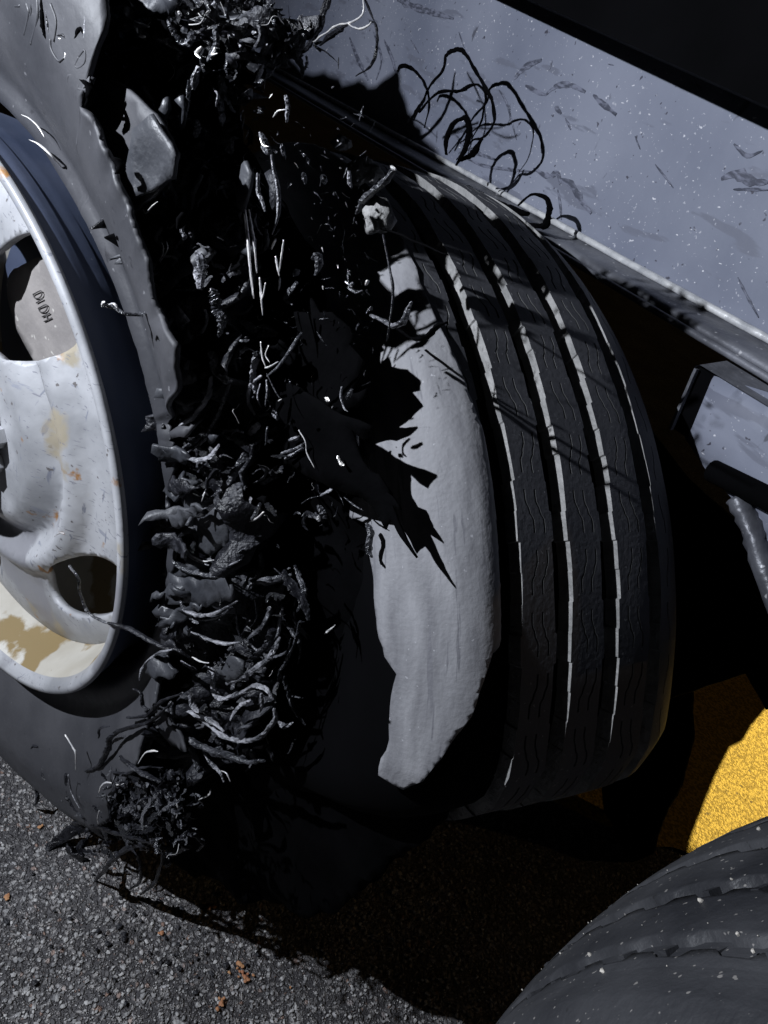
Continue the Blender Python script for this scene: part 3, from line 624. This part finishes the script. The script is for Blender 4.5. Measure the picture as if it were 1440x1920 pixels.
def shaded_ok(p):
    q=to_d(np.array(p),CD)-LC; x,y=q@UU,q@VV; k0=.97; x/=k0; y/=k0; c=False
    for i in range(len(CARP)):
        x1,y1=CARP[i]; x2,y2=CARP[(i+1)%len(CARP)]
        if (y1>y)!=(y2>y) and x<(x2-x1)*(y-y1)/(y2-y1)+x1: c=not c
    aa=math.degrees(math.atan2(y,x))
    return c or (44<aa<=54 and math.hypot(x,y)<.45) or (54<aa<=118 and math.hypot(x,y)<.54) or math.degrees(math.atan2(y,x))<-8 or math.degrees(math.atan2(y,x))>118
fr=random.Random(55)
for (x,y) in edge[8:]+[(318,700),(322,880),(316,985),(324,1140),(262,480),(292,585)]:
    for _ in range(2):
        L_=fr.uniform(22,85); h=fr.uniform(12,34); sk=fr.uniform(-.7,.5); x0=x-10
        pg=[(x0,y-h*.5),(x0+L_*.4,y-h*.6+L_*.4*sk),(x0+L_*.8,y-h*.25+L_*.8*sk),(x0+L_,y+L_*sk),(x0+L_*.75,y+h*.4+L_*.75*sk),(x0+L_*.35,y+h*.5+L_*.35*sk),(x0,y+h*.4)]
        sheet('rubber_flap',pg,fr.uniform(.022,.045),fr.choice([M_ply,M_ply,M_shred2,M_side]),outer,bulge=.012,step=.005,ragamp=.004,ragseg=.004,seed=fr.randint(60,999),ns=30,curl=fr.uniform(-.015,.015),tilt=(fr.uniform(-.4,.4),fr.uniform(-.5,.5)),thick=.0025)
for (x0,x1,y0,y1,nn,dr,sr) in ((210,520,-10,200,70,(.04,.09),(9,32)),(220,520,180,480,64,(.02,.08),(8,28)),(400,640,40,420,60,(.07,.097),(7,24)),(350,560,480,1000,22,(.05,.08),(8,24)),(520,690,520,1000,16,(.07,.095),(6,16)),(330,520,1000,1420,14,(.055,.08),(8,22)),(140,380,1430,1600,16,(-.01,.03),(9,26))):
    for _ in range(nn):
        cx,cy=fr.uniform(x0,x1),fr.uniform(y0,y1); R0=fr.uniform(*sr); an=fr.uniform(0,6.28); el=fr.uniform(.25,.8); nn_=fr.randint(6,9)
        pg=[]
        for q in range(nn_):
            t=6.283*q/nn_; r=R0*fr.uniform(.55,1.35); px_,py_=r*math.cos(t),r*el*math.sin(t); pg.append((cx+px_*math.cos(an)-py_*math.sin(an),cy+px_*math.sin(an)+py_*math.cos(an)))
        dq=fr.uniform(*dr); q_=to_d(wp(cx,cy,dq),CD)-LC
        if not shaded_ok(wp(cx,cy,dq)): continue
        sheet('rubber_flap',pg,dq,fr.choice([M_shred2,M_shred2,M_shred2,M_black,M_black,M_shred]),outer,bulge=.010,step=.0045,ragamp=.003,ragseg=.0035,seed=fr.randint(60,999),ns=40,curl=fr.uniform(-.02,.02),tilt=(fr.uniform(-.9,.9),fr.uniform(-.9,.9)),thick=.002)
# flaps whose shadows claw across the dusty sidewall of the inner tyre
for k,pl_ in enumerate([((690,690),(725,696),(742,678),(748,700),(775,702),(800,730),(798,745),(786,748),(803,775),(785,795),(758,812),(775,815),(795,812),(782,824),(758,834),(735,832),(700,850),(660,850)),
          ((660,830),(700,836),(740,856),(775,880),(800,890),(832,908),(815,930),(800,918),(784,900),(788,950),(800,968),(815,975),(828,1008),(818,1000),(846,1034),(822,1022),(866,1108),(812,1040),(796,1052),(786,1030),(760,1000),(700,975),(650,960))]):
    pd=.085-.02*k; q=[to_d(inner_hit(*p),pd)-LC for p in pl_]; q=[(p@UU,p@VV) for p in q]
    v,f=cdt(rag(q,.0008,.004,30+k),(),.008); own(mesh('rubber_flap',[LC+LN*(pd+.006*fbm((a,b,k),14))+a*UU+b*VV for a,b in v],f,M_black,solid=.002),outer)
# ------------------------------------------------------------------ strands placed one by one
def strand(pts,d,wpx,m,name='rubber_strand',flat=.6,rough=.22,taper=(.7,.4),plane=None,par=None,n=7):
    k=len(pts); dd=d if hasattr(d,'__len__') else [d]*k
    P=[(plane(*p) if plane else wp(*p,np.interp(i/(max(1,k-1)),np.linspace(0,1,len(dd)),dd))) for i,p in enumerate(pts)]
    P=crom(P,n); N=len(P); 
    for i in range(N): 
        if 0<i<N-1: P[i]+=np.array([noise.noise(Vector(P[i]*60)+Vector((j*9,0,0))) for j in range(3)])*.0009*(wpx/6 if wpx>3 else .3)
    R=wpx/2/FPX*.76*1.22
    rad=[R*(min(1,taper[0]+(1-taper[0])*i/(N*.25)) if i<N*.25 else min(1,taper[1]+(1-taper[1])*(N-1-i)/(N*.3)))*(1+.35*noise.noise(Vector(P[i]*90))) for i in range(N)]
    V,F=tube_data(P,rad,7,flat,rough); return own(mesh(name,V,F,m,smooth=wpx<5),par or outer)
S,C_,D_,Wr=M_shred,M_cord,M_shred2,M_wire
for pts,d,wd,m in [
 ([(355,1040),(380,1052),(402,1050)],.03,3,Wr),([(395,1074),(420,1066),(452,1049)],.03,6,C_),([(327,1050),(350,1068),(395,1080),(440,1074)],.032,11,S),([(345,1028),(360,1045),(392,1060)],.03,5,C_),
 ([(340,1122),(345,1138),(357,1148),(380,1155),(410,1148),(445,1126)],.03,8,C_),([(332,1120),(345,1150),(375,1162),(410,1156),(438,1138)],.036,8,S),
 ([(475,1090),(510,1087),(548,1077)],(.05,.06),14,S),([(348,1183),(380,1195),(415,1205),(452,1204)],.035,8,C_),([(505,1140),(490,1175),(465,1198)],.05,10,S),
 ([(530,1138),(525,1165),(522,1190),(505,1215),(485,1219),(472,1210)],(.06,.05),6,C_),([(562,1165),(555,1200),(540,1235),(525,1260),(520,1285)],.06,8,S),
 ([(390,1252),(402,1265),(400,1290),(415,1310),(440,1305),(472,1287),(497,1290),(512,1312)],.04,9,C_),([(425,1283),(452,1270),(490,1247),(512,1222),(525,1195)],.045,8,C_),
 ([(340,1300),(350,1328),(380,1348),(415,1375),(452,1390),(490,1380),(515,1352),(515,1328)],.035,10,C_),([(355,1303),(365,1328),(395,1352),(420,1372)],.03,9,C_),
 ([(318,1318),(328,1347),(350,1380),(380,1400),(400,1410),(440,1420),(465,1430),(495,1427)],.03,15,S),([(262,1275),(268,1250),(295,1225),(324,1217)],.0,5,C_),
 ([(130,1060),(148,1085),(150,1110),(165,1148),(195,1165),(215,1169)],(-.012,-.01,-.002),5,S),([(205,1168),(240,1180),(262,1190),(300,1210),(335,1218),(356,1232)],(-.004,.0,.015),9,D_),
 ([(120,1000),(112,1000),(102,1006)],-.01,2,Wr),([(162,1446),(190,1432),(203,1400),(205,1384),(227,1369),(280,1354),(322,1318)],(.0,.0,.01),10,D_),([(185,1383),(188,1365),(205,1362)],.0,5,D_),
 ([(250,1292),(264,1300),(268,1322),(280,1330)],.0,6,D_),([(240,1345),(275,1342),(300,1318),(340,1300)],.01,8,D_),
 ([(75,1430),(92,1456),(122,1497),(132,1514)],-.002,16,D_),([(128,1452),(136,1491),(157,1523),(185,1538)],-.002,20,D_),([(128,1452),(134,1485),(150,1518)],-.012,3,C_),
 ([(136,1544),(160,1543),(186,1552),(244,1570),(290,1582)],(.0,-.01),10,D_),([(292,1576),(244,1590),(209,1614),(189,1640),(160,1674)],(.0,.0,.03),9,D_),([(259,1600),(264,1631),(262,1654),(242,1668)],(.02,.04),8,D_),
 ([(305,1593),(300,1631),(288,1657),(263,1677)],(.02,.05),9,D_),([(224,1418),(250,1439),(279,1456),(304,1466)],-.004,9,D_),([(209,1447),(238,1450),(267,1439),(305,1439)],-.002,6,D_),
 ([(186,1487),(190,1473),(199,1467),(209,1468)],-.012,3.5,Wr),([(214,1470),(224,1472),(232,1469)],-.01,3,Wr),([(122,1377),(136,1401),(142,1415),(142,1446)],-.012,3,Wr),([(186,1520),(183,1535),(185,1546)],-.014,2.5,Wr),
 ([(259,1432),(272,1412),(286,1408),(296,1409)],-.01,3,Wr),([(60,1405),(62,1398),(70,1400)],.0,6,D_),([(30,1552),(50,1530),(66,1500),(80,1478)],.03,4,D_),([(66,1480),(70,1500),(62,1510)],.01,9,D_),
 ([(355,1395),(368,1430),(372,1460),(362,1472)],.03,11,S),([(380,1405),(396,1430),(412,1447),(420,1466)],.04,6,C_),([(415,1445),(425,1450),(432,1466)],.04,2.5,Wr),([(395,1480),(392,1490),(372,1500)],.04,4,Wr),
 ([(310,1480),(320,1500),(328,1520),(322,1545)],.0,12,S),([(330,1500),(334,1520),(330,1535)],-.005,3,Wr),([(345,1560),(372,1570),(382,1582),(370,1595)],.04,9,S),([(300,1600),(330,1600),(350,1585)],.04,9,S),([(312,1600),(318,1622)],.04,16,S),
 ([(190,572),(203,574),(215,577),(235,588),(262,590),(290,583),(301,568)],(-.02,-.01,.02),5.5,S),([(191,575),(192,568),(197,566)],-.02,3,Wr),([(205,571),(214,570),(220,578)],-.022,3,Wr),
 ([(460,393),(463,430),(467,470),(476,560)],(.05,.05,.045),3.5,Wr),([(467,393),(472,430),(478,470),(482,512)],.05,3.5,Wr),([(457,400),(462,440),(470,520),(474,555)],.052,2.5,Wr),([(487,520),(489,545),(491,568),(493,592)],.05,3,Wr),([(498,530),(494,552),(490,565)],.05,2.5,Wr),
 ([(484,325),(484,360),(492,380),(497,397)],.055,5,C_),([(509,290),(514,320),(521,355),(522,404),(510,440)],.06,4.5,C_),([(516,448),(509,468)],.06,3.5,Wr),([(517,480),(520,500),(524,518)],.06,3,Wr),([(532,450),(528,480),(524,510)],.06,3,Wr),
 ([(480,400),(476,415),(484,432),(492,440)],.06,5,S),([(347,405),(342,433),(347,447),(318,471),(288,500)],.03,6,C_),([(299,451),(306,462),(305,478),(298,490)],.02,2,Wr),([(312,452),(315,466),(308,480),(300,492)],.02,2,Wr),([(268,393),(273,400),(284,388),(296,378)],.01,2,Wr),([(308,420),(318,428),(328,419)],.03,2.5,Wr),
 ([(280,528),(285,515),(298,510)],.02,5,C_),([(384,580),(388,598),(378,622),(348,640),(330,650)],.04,5,C_),([(340,644),(352,636),(362,628)],.035,3,Wr),([(348,690),(352,700),(364,698)],.04,8,S),([(335,675),(345,690),(350,703)],.04,6,S),
 ([(397,706),(390,740),(375,768),(345,795),(322,810)],.03,9,C_),([(431,718),(410,775),(385,820),(345,855)],.035,7,S),([(392,720),(365,745),(338,755)],.045,7,S),([(410,835),(395,855),(372,864),(350,858)],.03,6,C_),([(345,842),(365,825),(384,810)],.04,8,S),([(352,868),(368,880),(388,870)],.04,6,S),
 ([(462,848),(440,885),(425,910),(400,935),(370,950)],(.05,.035),8,S),([(495,960),(482,972),(458,981)],.05,4,Wr),([(488,945),(478,965),(470,975)],.05,8,S),([(470,935),(462,950)],.05,7,C_),([(380,930),(384,923),(378,940)],.03,2.5,Wr),([(362,925),(372,930)],.03,3,Wr),
 ([(566,624),(545,655),(520,690),(500,706)],.05,4,S),([(490,705),(468,725),(465,755),(478,778)],.05,4.5,C_),([(500,712),(502,738),(498,762)],.05,4.5,C_),([(488,720),(483,745),(490,765)],.05,3.5,C_),([(489,640),(492,668),(499,690)],.05,2.5,Wr),([(504,648),(498,665),(506,680)],.05,2.5,Wr),([(497,690),(506,688),(522,678)],.045,3,Wr),
 ([(502,800),(497,835)],.05,4,S),([(485,795),(472,808),(465,820)],.05,8,C_),([(512,770),(520,788)],.05,8,C_),([(500,700),(515,730),(528,752)],.05,2,D_),([(522,752),(528,748)],.04,3,Wr),
 ([(528,850),(545,844),(562,838),(572,830)],.06,5,C_),([(535,860),(552,850),(568,840)],.06,5,C_),([(543,826),(560,818)],.06,6,C_),([(560,806),(573,828),(576,850),(590,878)],.06,2.2,Wr),([(650,838),(638,855),(622,870),(612,885)],.07,2.5,S),
 ([(600,880),(625,895),(650,893),(658,898),(652,915),(646,935)],.07,1.8,S),([(580,885),(595,905),(600,925),(620,918),(640,905)],.07,2,S),([(606,885),(620,905),(640,935),(645,948)],.07,1.8,S),([(645,932),(665,948),(682,958)],.07,2.5,S),([(600,930),(618,920),(625,912)],.065,4,C_),([(565,945),(580,935),(600,930)],.06,2,S),
 ([(641,725),(639,745),(645,765),(652,772)],.07,4,C_),([(660,730),(654,742),(650,748)],.07,6,S),([(610,748),(618,752)],.06,5,Wr),([(634,855),(640,868),(646,872)],.06,5,Wr),([(598,948),(606,960),(612,972)],.06,9,S),([(596,968),(598,978)],.06,5,Wr),
 ([(536,178),(538,200),(537,230)],.07,8,C_),([(536,205),(522,208),(512,220)],.07,2.2,Wr),([(400,165),(409,180),(405,200)],.05,3.5,C_),([(368,225),(370,240),(364,258)],.05,8,S),([(403,50),(406,75),(400,100),(390,115)],.05,9,S),([(378,88),(368,100),(377,110)],.04,3,Wr),([(404,90),(398,102),(408,100)],.04,3,Wr),([(355,150),(352,190),(350,220)],.04,6,S),([(372,125),(365,150),(363,168)],.04,7,C_),
 ([(490,250),(498,268),(504,285),(492,275)],.06,8,S),([(488,258),(494,272),(504,275)],.055,3,Wr),([(528,270),(530,285),(534,300)],.07,6,S),([(516,55),(505,80),(494,100),(484,108)],.08,10,C_),([(490,120),(484,140),(478,155)],.08,9,C_),([(254,45),(258,62)],.03,2.5,Wr),([(262,68),(272,68)],.03,4,Wr),([(335,22),(338,30)],.04,5,Wr),([(430,65),(445,68),(458,75)],.07,7,C_),
 ([(500,430),(500,460),(480,480)],.07,6,D_),([(586,485),(595,478),(598,495),(590,515)],.08,9,S),([(556,530),(545,545),(535,560),(548,572)],.08,9,S),([(558,505),(552,515)],.08,9,S),([(525,520),(524,535),(522,545)],.08,3,Wr),([(655,320),(654,340),(658,352)],.09,6,C_),([(606,330),(610,345)],.09,8,S),([(570,325),(572,345)],.09,6,S),
 ([(662,530),(655,540),(668,548),(680,545)],.08,4,C_),([(648,528),(660,538)],.08,3,Wr),([(690,525),(686,535)],.08,4,Wr),([(610,1188),(618,1182),(628,1172)],.09,5,Wr),([(432,1350),(440,1335),(452,1322),(470,1312)],.03,5,C_),([(490,1300),(492,1320),(488,1335)],.04,6,C_),([(445,1370),(455,1362),(470,1360)],.03,9,S),
 ([(525,1352),(535,1362),(548,1355)],.06,8,C_),([(500,1400),(508,1412),(512,1428)],.06,7,S),([(340,1240),(352,1250),(368,1256)],.025,6,C_),([(360,1232),(375,1240),(392,1243)],.03,3,Wr),([(362,1165),(372,1170)],.03,6,C_)]: strand(pts,d,wd,m,'steel_wire' if m is Wr else 'rubber_strand')
# strands crossing the rail and inner tyre; black loops stand in for cast shadows
py=lambda yy:(lambda x,y:oy(x,y,yy))
for pts,yy,wd,m in [([(560,100),(580,82),(602,40),(612,0),(618,-40)],.36,13,D_),([(588,79),(611,61),(632,48),(652,44),(672,35),(681,20),(681,-8)],.35,4,Wr),([(652,44),(664,52),(678,54),(690,48),(696,41)],.35,4,Wr),([(650,46),(625,62),(600,85)],.36,10,D_),
   ([(694,40),(704,46),(707,87),(696,122),(667,143)],.40,6,D_),([(680,-10),(702,40)],.40,6,D_),([(590,88),(612,98),(636,120)],.40,4,D_),([(635,108),(634,130)],.40,3,D_),
   ([(745,135),(752,124),(775,130),(800,165),(805,200),(795,240)],.52,8,M_black),([(775,225),(805,165),(830,130),(836,104),(852,94),(868,96),(890,130),(920,185),(927,225),(910,255),(885,265),(855,300)],.52,8,M_black),  # black loops drawn after strand shadows on the rail web
   ([(785,210),(820,175),(865,170),(880,160),(900,162),(910,180),(905,220),(885,260)],.52,7,M_black),([(837,290),(840,250),(865,220),(880,240),(870,285),(855,310)],.52,12,M_black),([(765,230),(790,195),(798,180)],.52,7,M_black),
   ([(880,385),(920,390),(970,415),(1018,424),(1030,400),(1024,372),(1000,365),(972,385)],.56,12,M_black),([(870,350),(910,375),(960,392),(990,400)],.56,22,M_black),([(860,300),(885,290),(905,260)],.53,12,M_black),
   ([(740,318),(722,342),(700,362),(682,378),(668,400)],.24,11,S),([(697,592),(718,602),(738,611),(758,603),(766,580),(773,566)],.235,7,C_),([(738,611),(772,634),(800,630),(822,610),(838,604)],.262,6,M_black),([(718,440),(728,490),(736,540),(733,590),(725,640)],.22,3,D_),([(700,425),(740,436),(800,462),(840,478)],.25,4,M_black),([(735,315),(742,318)],.235,5,Wr)]:  # black hook laid on the sidewall as the grey hook's shadow
    strand(pts,0,wd,m,'steel_wire' if m is Wr else 'rubber_strand',plane=py(yy))
strand([(690,985),(695,1000),(692,1030),(698,1045)],0,10,S,plane=py(.25))
# pale torn lumps caught between tyre and rail
for (x,y,yy,sx,sy,sd) in ((683,322,.27,.013,.010,1),(840,385,.50,.018,.006,2),(915,432,.60,.014,.010,3),(711,405,.25,.010,.012,4),(640,268,.25,.007,.005,5)):
    c=oy(x,y,yy); P=[((c+ROT[:,0]*sx*math.cos(t)+ROT[:,1]*sy*math.sin(t))) for t in np.linspace(0,6.28,16,endpoint=False)]
    import bmesh
    bm=bmesh.new(); bmesh.ops.create_icosphere(bm,subdivisions=3,radius=1); Vq=[]
    for q in bm.verts:
        kk=1+.5*fbm(tuple(q.co+Vector((sd,0,0))),1.7,4); Vq.append(c+kk*(ROT[:,0]*sx*q.co.x+ROT[:,1]*sy*q.co.y+ROT[:,2]*.006*q.co.z))
    Fq=[tuple(z.index for z in q.verts) for q in bm.faces]; bm.free(); own(mesh('torn_rubber_lump',Vq,Fq,M_wallr),outer)
hr=random.Random(91)
for _ in range(170):
    x,y=(hr.uniform(230,620),hr.uniform(-10,420)) if hr.random()<.6 else (hr.uniform(340,560),hr.uniform(380,1300)); d0=hr.uniform(.03,.09)
    if not shaded_ok(wp(x,y,d0)) : continue
    an=hr.gauss(1.45,.55); L_=hr.uniform(12,34); pts=[(x,y)]
    for _k in range(hr.randint(3,5)):
        an+=hr.gauss(0,.5); pts.append((pts[-1][0]+L_*math.cos(an),pts[-1][1]+L_*math.sin(an)))
    if not shaded_ok(wp(*pts[-1],d0)): continue
    strand(pts,(d0,d0+hr.uniform(-.02,.02)),hr.choice([3,4,5,7,9,12,14]),hr.choice([S,S,D_,D_,C_]),flat=hr.uniform(.15,.7),rough=.35)
# ------------------------------------------------------------------ random small shreds, sharing a few meshes
protos=[]
for k in range(14):
    r=random.Random(100+k); p=np.zeros(3); dr=np.array([r.uniform(-1,1),r.uniform(-1,1),1.]); P=[p.copy()]
    for i in range(6):
        dr=dr+np.array([r.uniform(-.8,.8) for _ in range(3)]); dr/=np.linalg.norm(dr); p=p+dr*.2; P.append(p.copy())
    P=crom(P,3); n=len(P); P-=P.mean(0)
    wd=r.uniform(.05,.14); rad=[wd*(.25+math.sin(math.pi*(i+.5)/n))*(1+.3*r.uniform(-1,1)) for i in range(n)]
    V,F=tube_data(P,rad,5,r.uniform(.25,.8),.25)
    me=bpy.data.meshes.new('shred_%d'%k); me.from_pydata([tuple(q) for q in V],[],F); me.materials.append([S,S,D_,C_,D_,S,D_][k%7]); protos.append(me)
wires=[]
for k in range(5):
    r=random.Random(300+k); P=[(0,0,0)]
    for i in range(4): P.append(tuple(np.array(P[-1])+np.array([r.uniform(-.3,.3),r.uniform(-.3,.3),.3])))
    V,F=tube_data(crom(P,4),.018,5); me=bpy.data.meshes.new('wire_%d'%k); me.from_pydata([tuple(q) for q in V],[],F); me.materials.append(Wr); wires.append(me)
zones=[((150,350,1440,1620),75,(-.012,.03),(.010,.026),.22),((330,470,700,1420),38,(.03,.06),(.010,.022),.12),((470,560,700,1400),26,(.05,.08),(.006,.016),.3),((560,690,420,1020),34,(.06,.09),(.005,.012),.3),((400,640,100,600),60,(.05,.095),(.006,.016),.2),((220,500,0,250),60,(.04,.09),(.008,.020),.25),((420,620,-20,130),40,(.06,.10),(.010,.026),.15),((330,470,200,480),20,(.03,.06),(.006,.016),.2),((255,330,340,560),18,(.015,.03),(.008,.016),.15)]
for (x0,x1,y0,y1),nn,(d0,d1),(s0,s1),wf in zones:
    for _ in range(nn):
        x=random.triangular(x0,x1); y=random.triangular(y0,y1,(y0+y1)/2) if nn==75 else random.uniform(y0,y1)
        p=wp(x,y,random.uniform(d0,d1)); s=random.uniform(s0,s1)
        if not shaded_ok(p): continue
        isw=random.random()<wf
        R=Matrix.Rotation(random.uniform(0,6.28),4,Vector((random.uniform(-1,1),random.uniform(-1,1),random.uniform(-1,1))).normalized())
        o=share('steel_wire' if isw else 'rubber_shred',random.choice(wires if isw else protos),Matrix.Translation(Vector(p))@R@Matrix.Scale(s*(.9 if isw else 1.2),4)); mw=o.matrix_world.copy(); o.parent=outer; o.matrix_parent_inverse=Matrix.Translation(outer.location).inverted(); o.matrix_basis=mw

rr_=random.Random(77); parts=[]
ribs_=[]
for k in range(10):
    r=random.Random(500+k); p=np.zeros(3); dr=np.array([r.uniform(-1,1),r.uniform(-1,1),1.]); P=[p.copy()]
    for i in range(5):
        dr=dr+np.array([r.uniform(-.7,.7) for _ in range(3)]); dr/=np.linalg.norm(dr); p=p+dr*.22; P.append(p.copy())
    P=crom(P,2); n=len(P); P-=P.mean(0); wd=r.uniform(.06,.2)
    V,F=tube_data(P,[wd*(.12+math.sin(math.pi*(i+.5)/n)**.6)*(1+.5*r.uniform(-1,1)) for i in range(n)],4,r.uniform(.10,.3),.35); ribs_.append((np.array(V),F))
for mm,cnt,zz in ((M_shred2,1150,[((330,520,380,1430),(.045,.08),(.008,.020),2.6),((130,380,1430,1610),(-.015,.04),(.008,.022),3),((210,640,-30,440),(.05,.097),(.006,.020),4),((520,690,200,1000),(.06,.095),(.006,.014),1)]),
                  (M_shred,420,[((330,520,620,1430),(.035,.07),(.005,.012),2.2),((130,380,1440,1600),(-.02,.03),(.005,.012),3),((230,660,-20,460),(.05,.097),(.004,.012),2.6),((520,690,420,980),(.05,.085),(.004,.008),2)])):
    VV_=[];FF_=[];o=0
    for _ in range(cnt):
        (x0,x1,y0,y1),(d0,d1),(s0,s1),_w=rr_.choices(zz,[z[3] for z in zz])[0]
        x=rr_.triangular(x0,x1); y=rr_.uniform(y0,y1)
        if x0==130: y=rr_.triangular(y0,y1)
        p=wp(x,y,rr_.uniform(d0,d1))
        if not shaded_ok(p): continue
        V,F=rr_.choice(ribs_); sz=rr_.uniform(s0,s1)
        R=np.array(Matrix.Rotation(rr_.uniform(0,6.28),3,Vector((rr_.uniform(-1,1),rr_.uniform(-1,1),rr_.uniform(-1,1))).normalized()))
        VV_.append(p+sz*(V@R.T)); FF_+=[tuple(i+o for i in q) for q in F]; o+=len(V)
    own(tag(mesh('frayed_rubber',np.concatenate(VV_),FF_,mm,smooth=False),kind='stuff'),outer)

sp=[]
for _ in range(160):
    sp.append(oz(rr_.gauss(300,170),rr_.gauss(1740,70),GZ+.001))
V,F=scatter(sp,.0012,.005,9,.2); tag(mesh('rubber_crumbs',V,F,M_shred2,smooth=False),'small black rubber crumbs dropped on the asphalt under the shredded tyre','rubber crumbs',kind='stuff')

for pts,wd,m in [([(78,-10),(82,30),(84,60),(88,78)],9,M_black),([(84,20),(90,45),(92,70)],5,M_shred2),([(58,-5),(60,30),(52,60)],3,M_black),([(108,72),(120,66),(128,80)],6,M_shred2),([(110,76),(118,78)],4,Wr),([(122,98),(124,108),(120,114)],4,Wr),([(158,30),(162,55),(157,80)],4,C_),([(140,80),(152,60),(160,68)],7,M_black),([(150,150),(165,160),(170,185),(162,200)],12,M_black),([(176,230),(190,255),(185,262)],5,M_side),([(212,300),(222,305),(226,318),(216,326)],11,M_black),([(40,215),(55,222),(72,238),(84,258)],3,Wr),([(55,262),(72,270),(95,290),(118,318)],4,Wr)]:
    P=[on_side(*q,.001) if q[0]>100 or q[1]<150 else wp(*q,.02) for q in pts]; P=crom(P,6); R_=wd/2/FPX*.75
    V,F=tube_data(P,[R_*(.4+.9*math.sin(math.pi*(i+.5)/len(P)))*(1+.3*noise.noise(Vector(P[i]*120))) for i in range(len(P))],6,.45,.2); own(mesh('steel_wire' if m is Wr else 'sidewall_gash' if m is M_black else 'rubber_strand',V,F,m),outer)
for mm,cnt,src in ((M_shred,260,0),(M_wire,60,1)):      # fine crumbs and fibres clinging to the dark inside of the casing
    VV_=[];FF_=[];o=0
    for _ in range(cnt):
        x,y=rr_.uniform(380,700),rr_.triangular(110,1000,420)
        p=wp(x,y,rr_.uniform(.075,.098)); q=to_d(p,CD)-LC
        if math.hypot(q@UU,q@VV)>.56: continue
        V,F=rr_.choice(ribs_); sz=rr_.uniform(.0025,.0075) if src==0 else rr_.uniform(.002,.0045)
        R=np.array(Matrix.Rotation(rr_.uniform(0,6.28),3,Vector((rr_.uniform(-1,1),rr_.uniform(-1,1),rr_.uniform(-1,1))).normalized()))
        V=V*np.array([.55,.55,1.6]); VV_.append(p+sz*(V@R.T)); FF_+=[tuple(i+o for i in q2) for q2 in F]; o+=len(V)
    own(tag(mesh('clinging_fibres',np.concatenate(VV_),FF_,mm,smooth=False),kind='stuff'),outer)
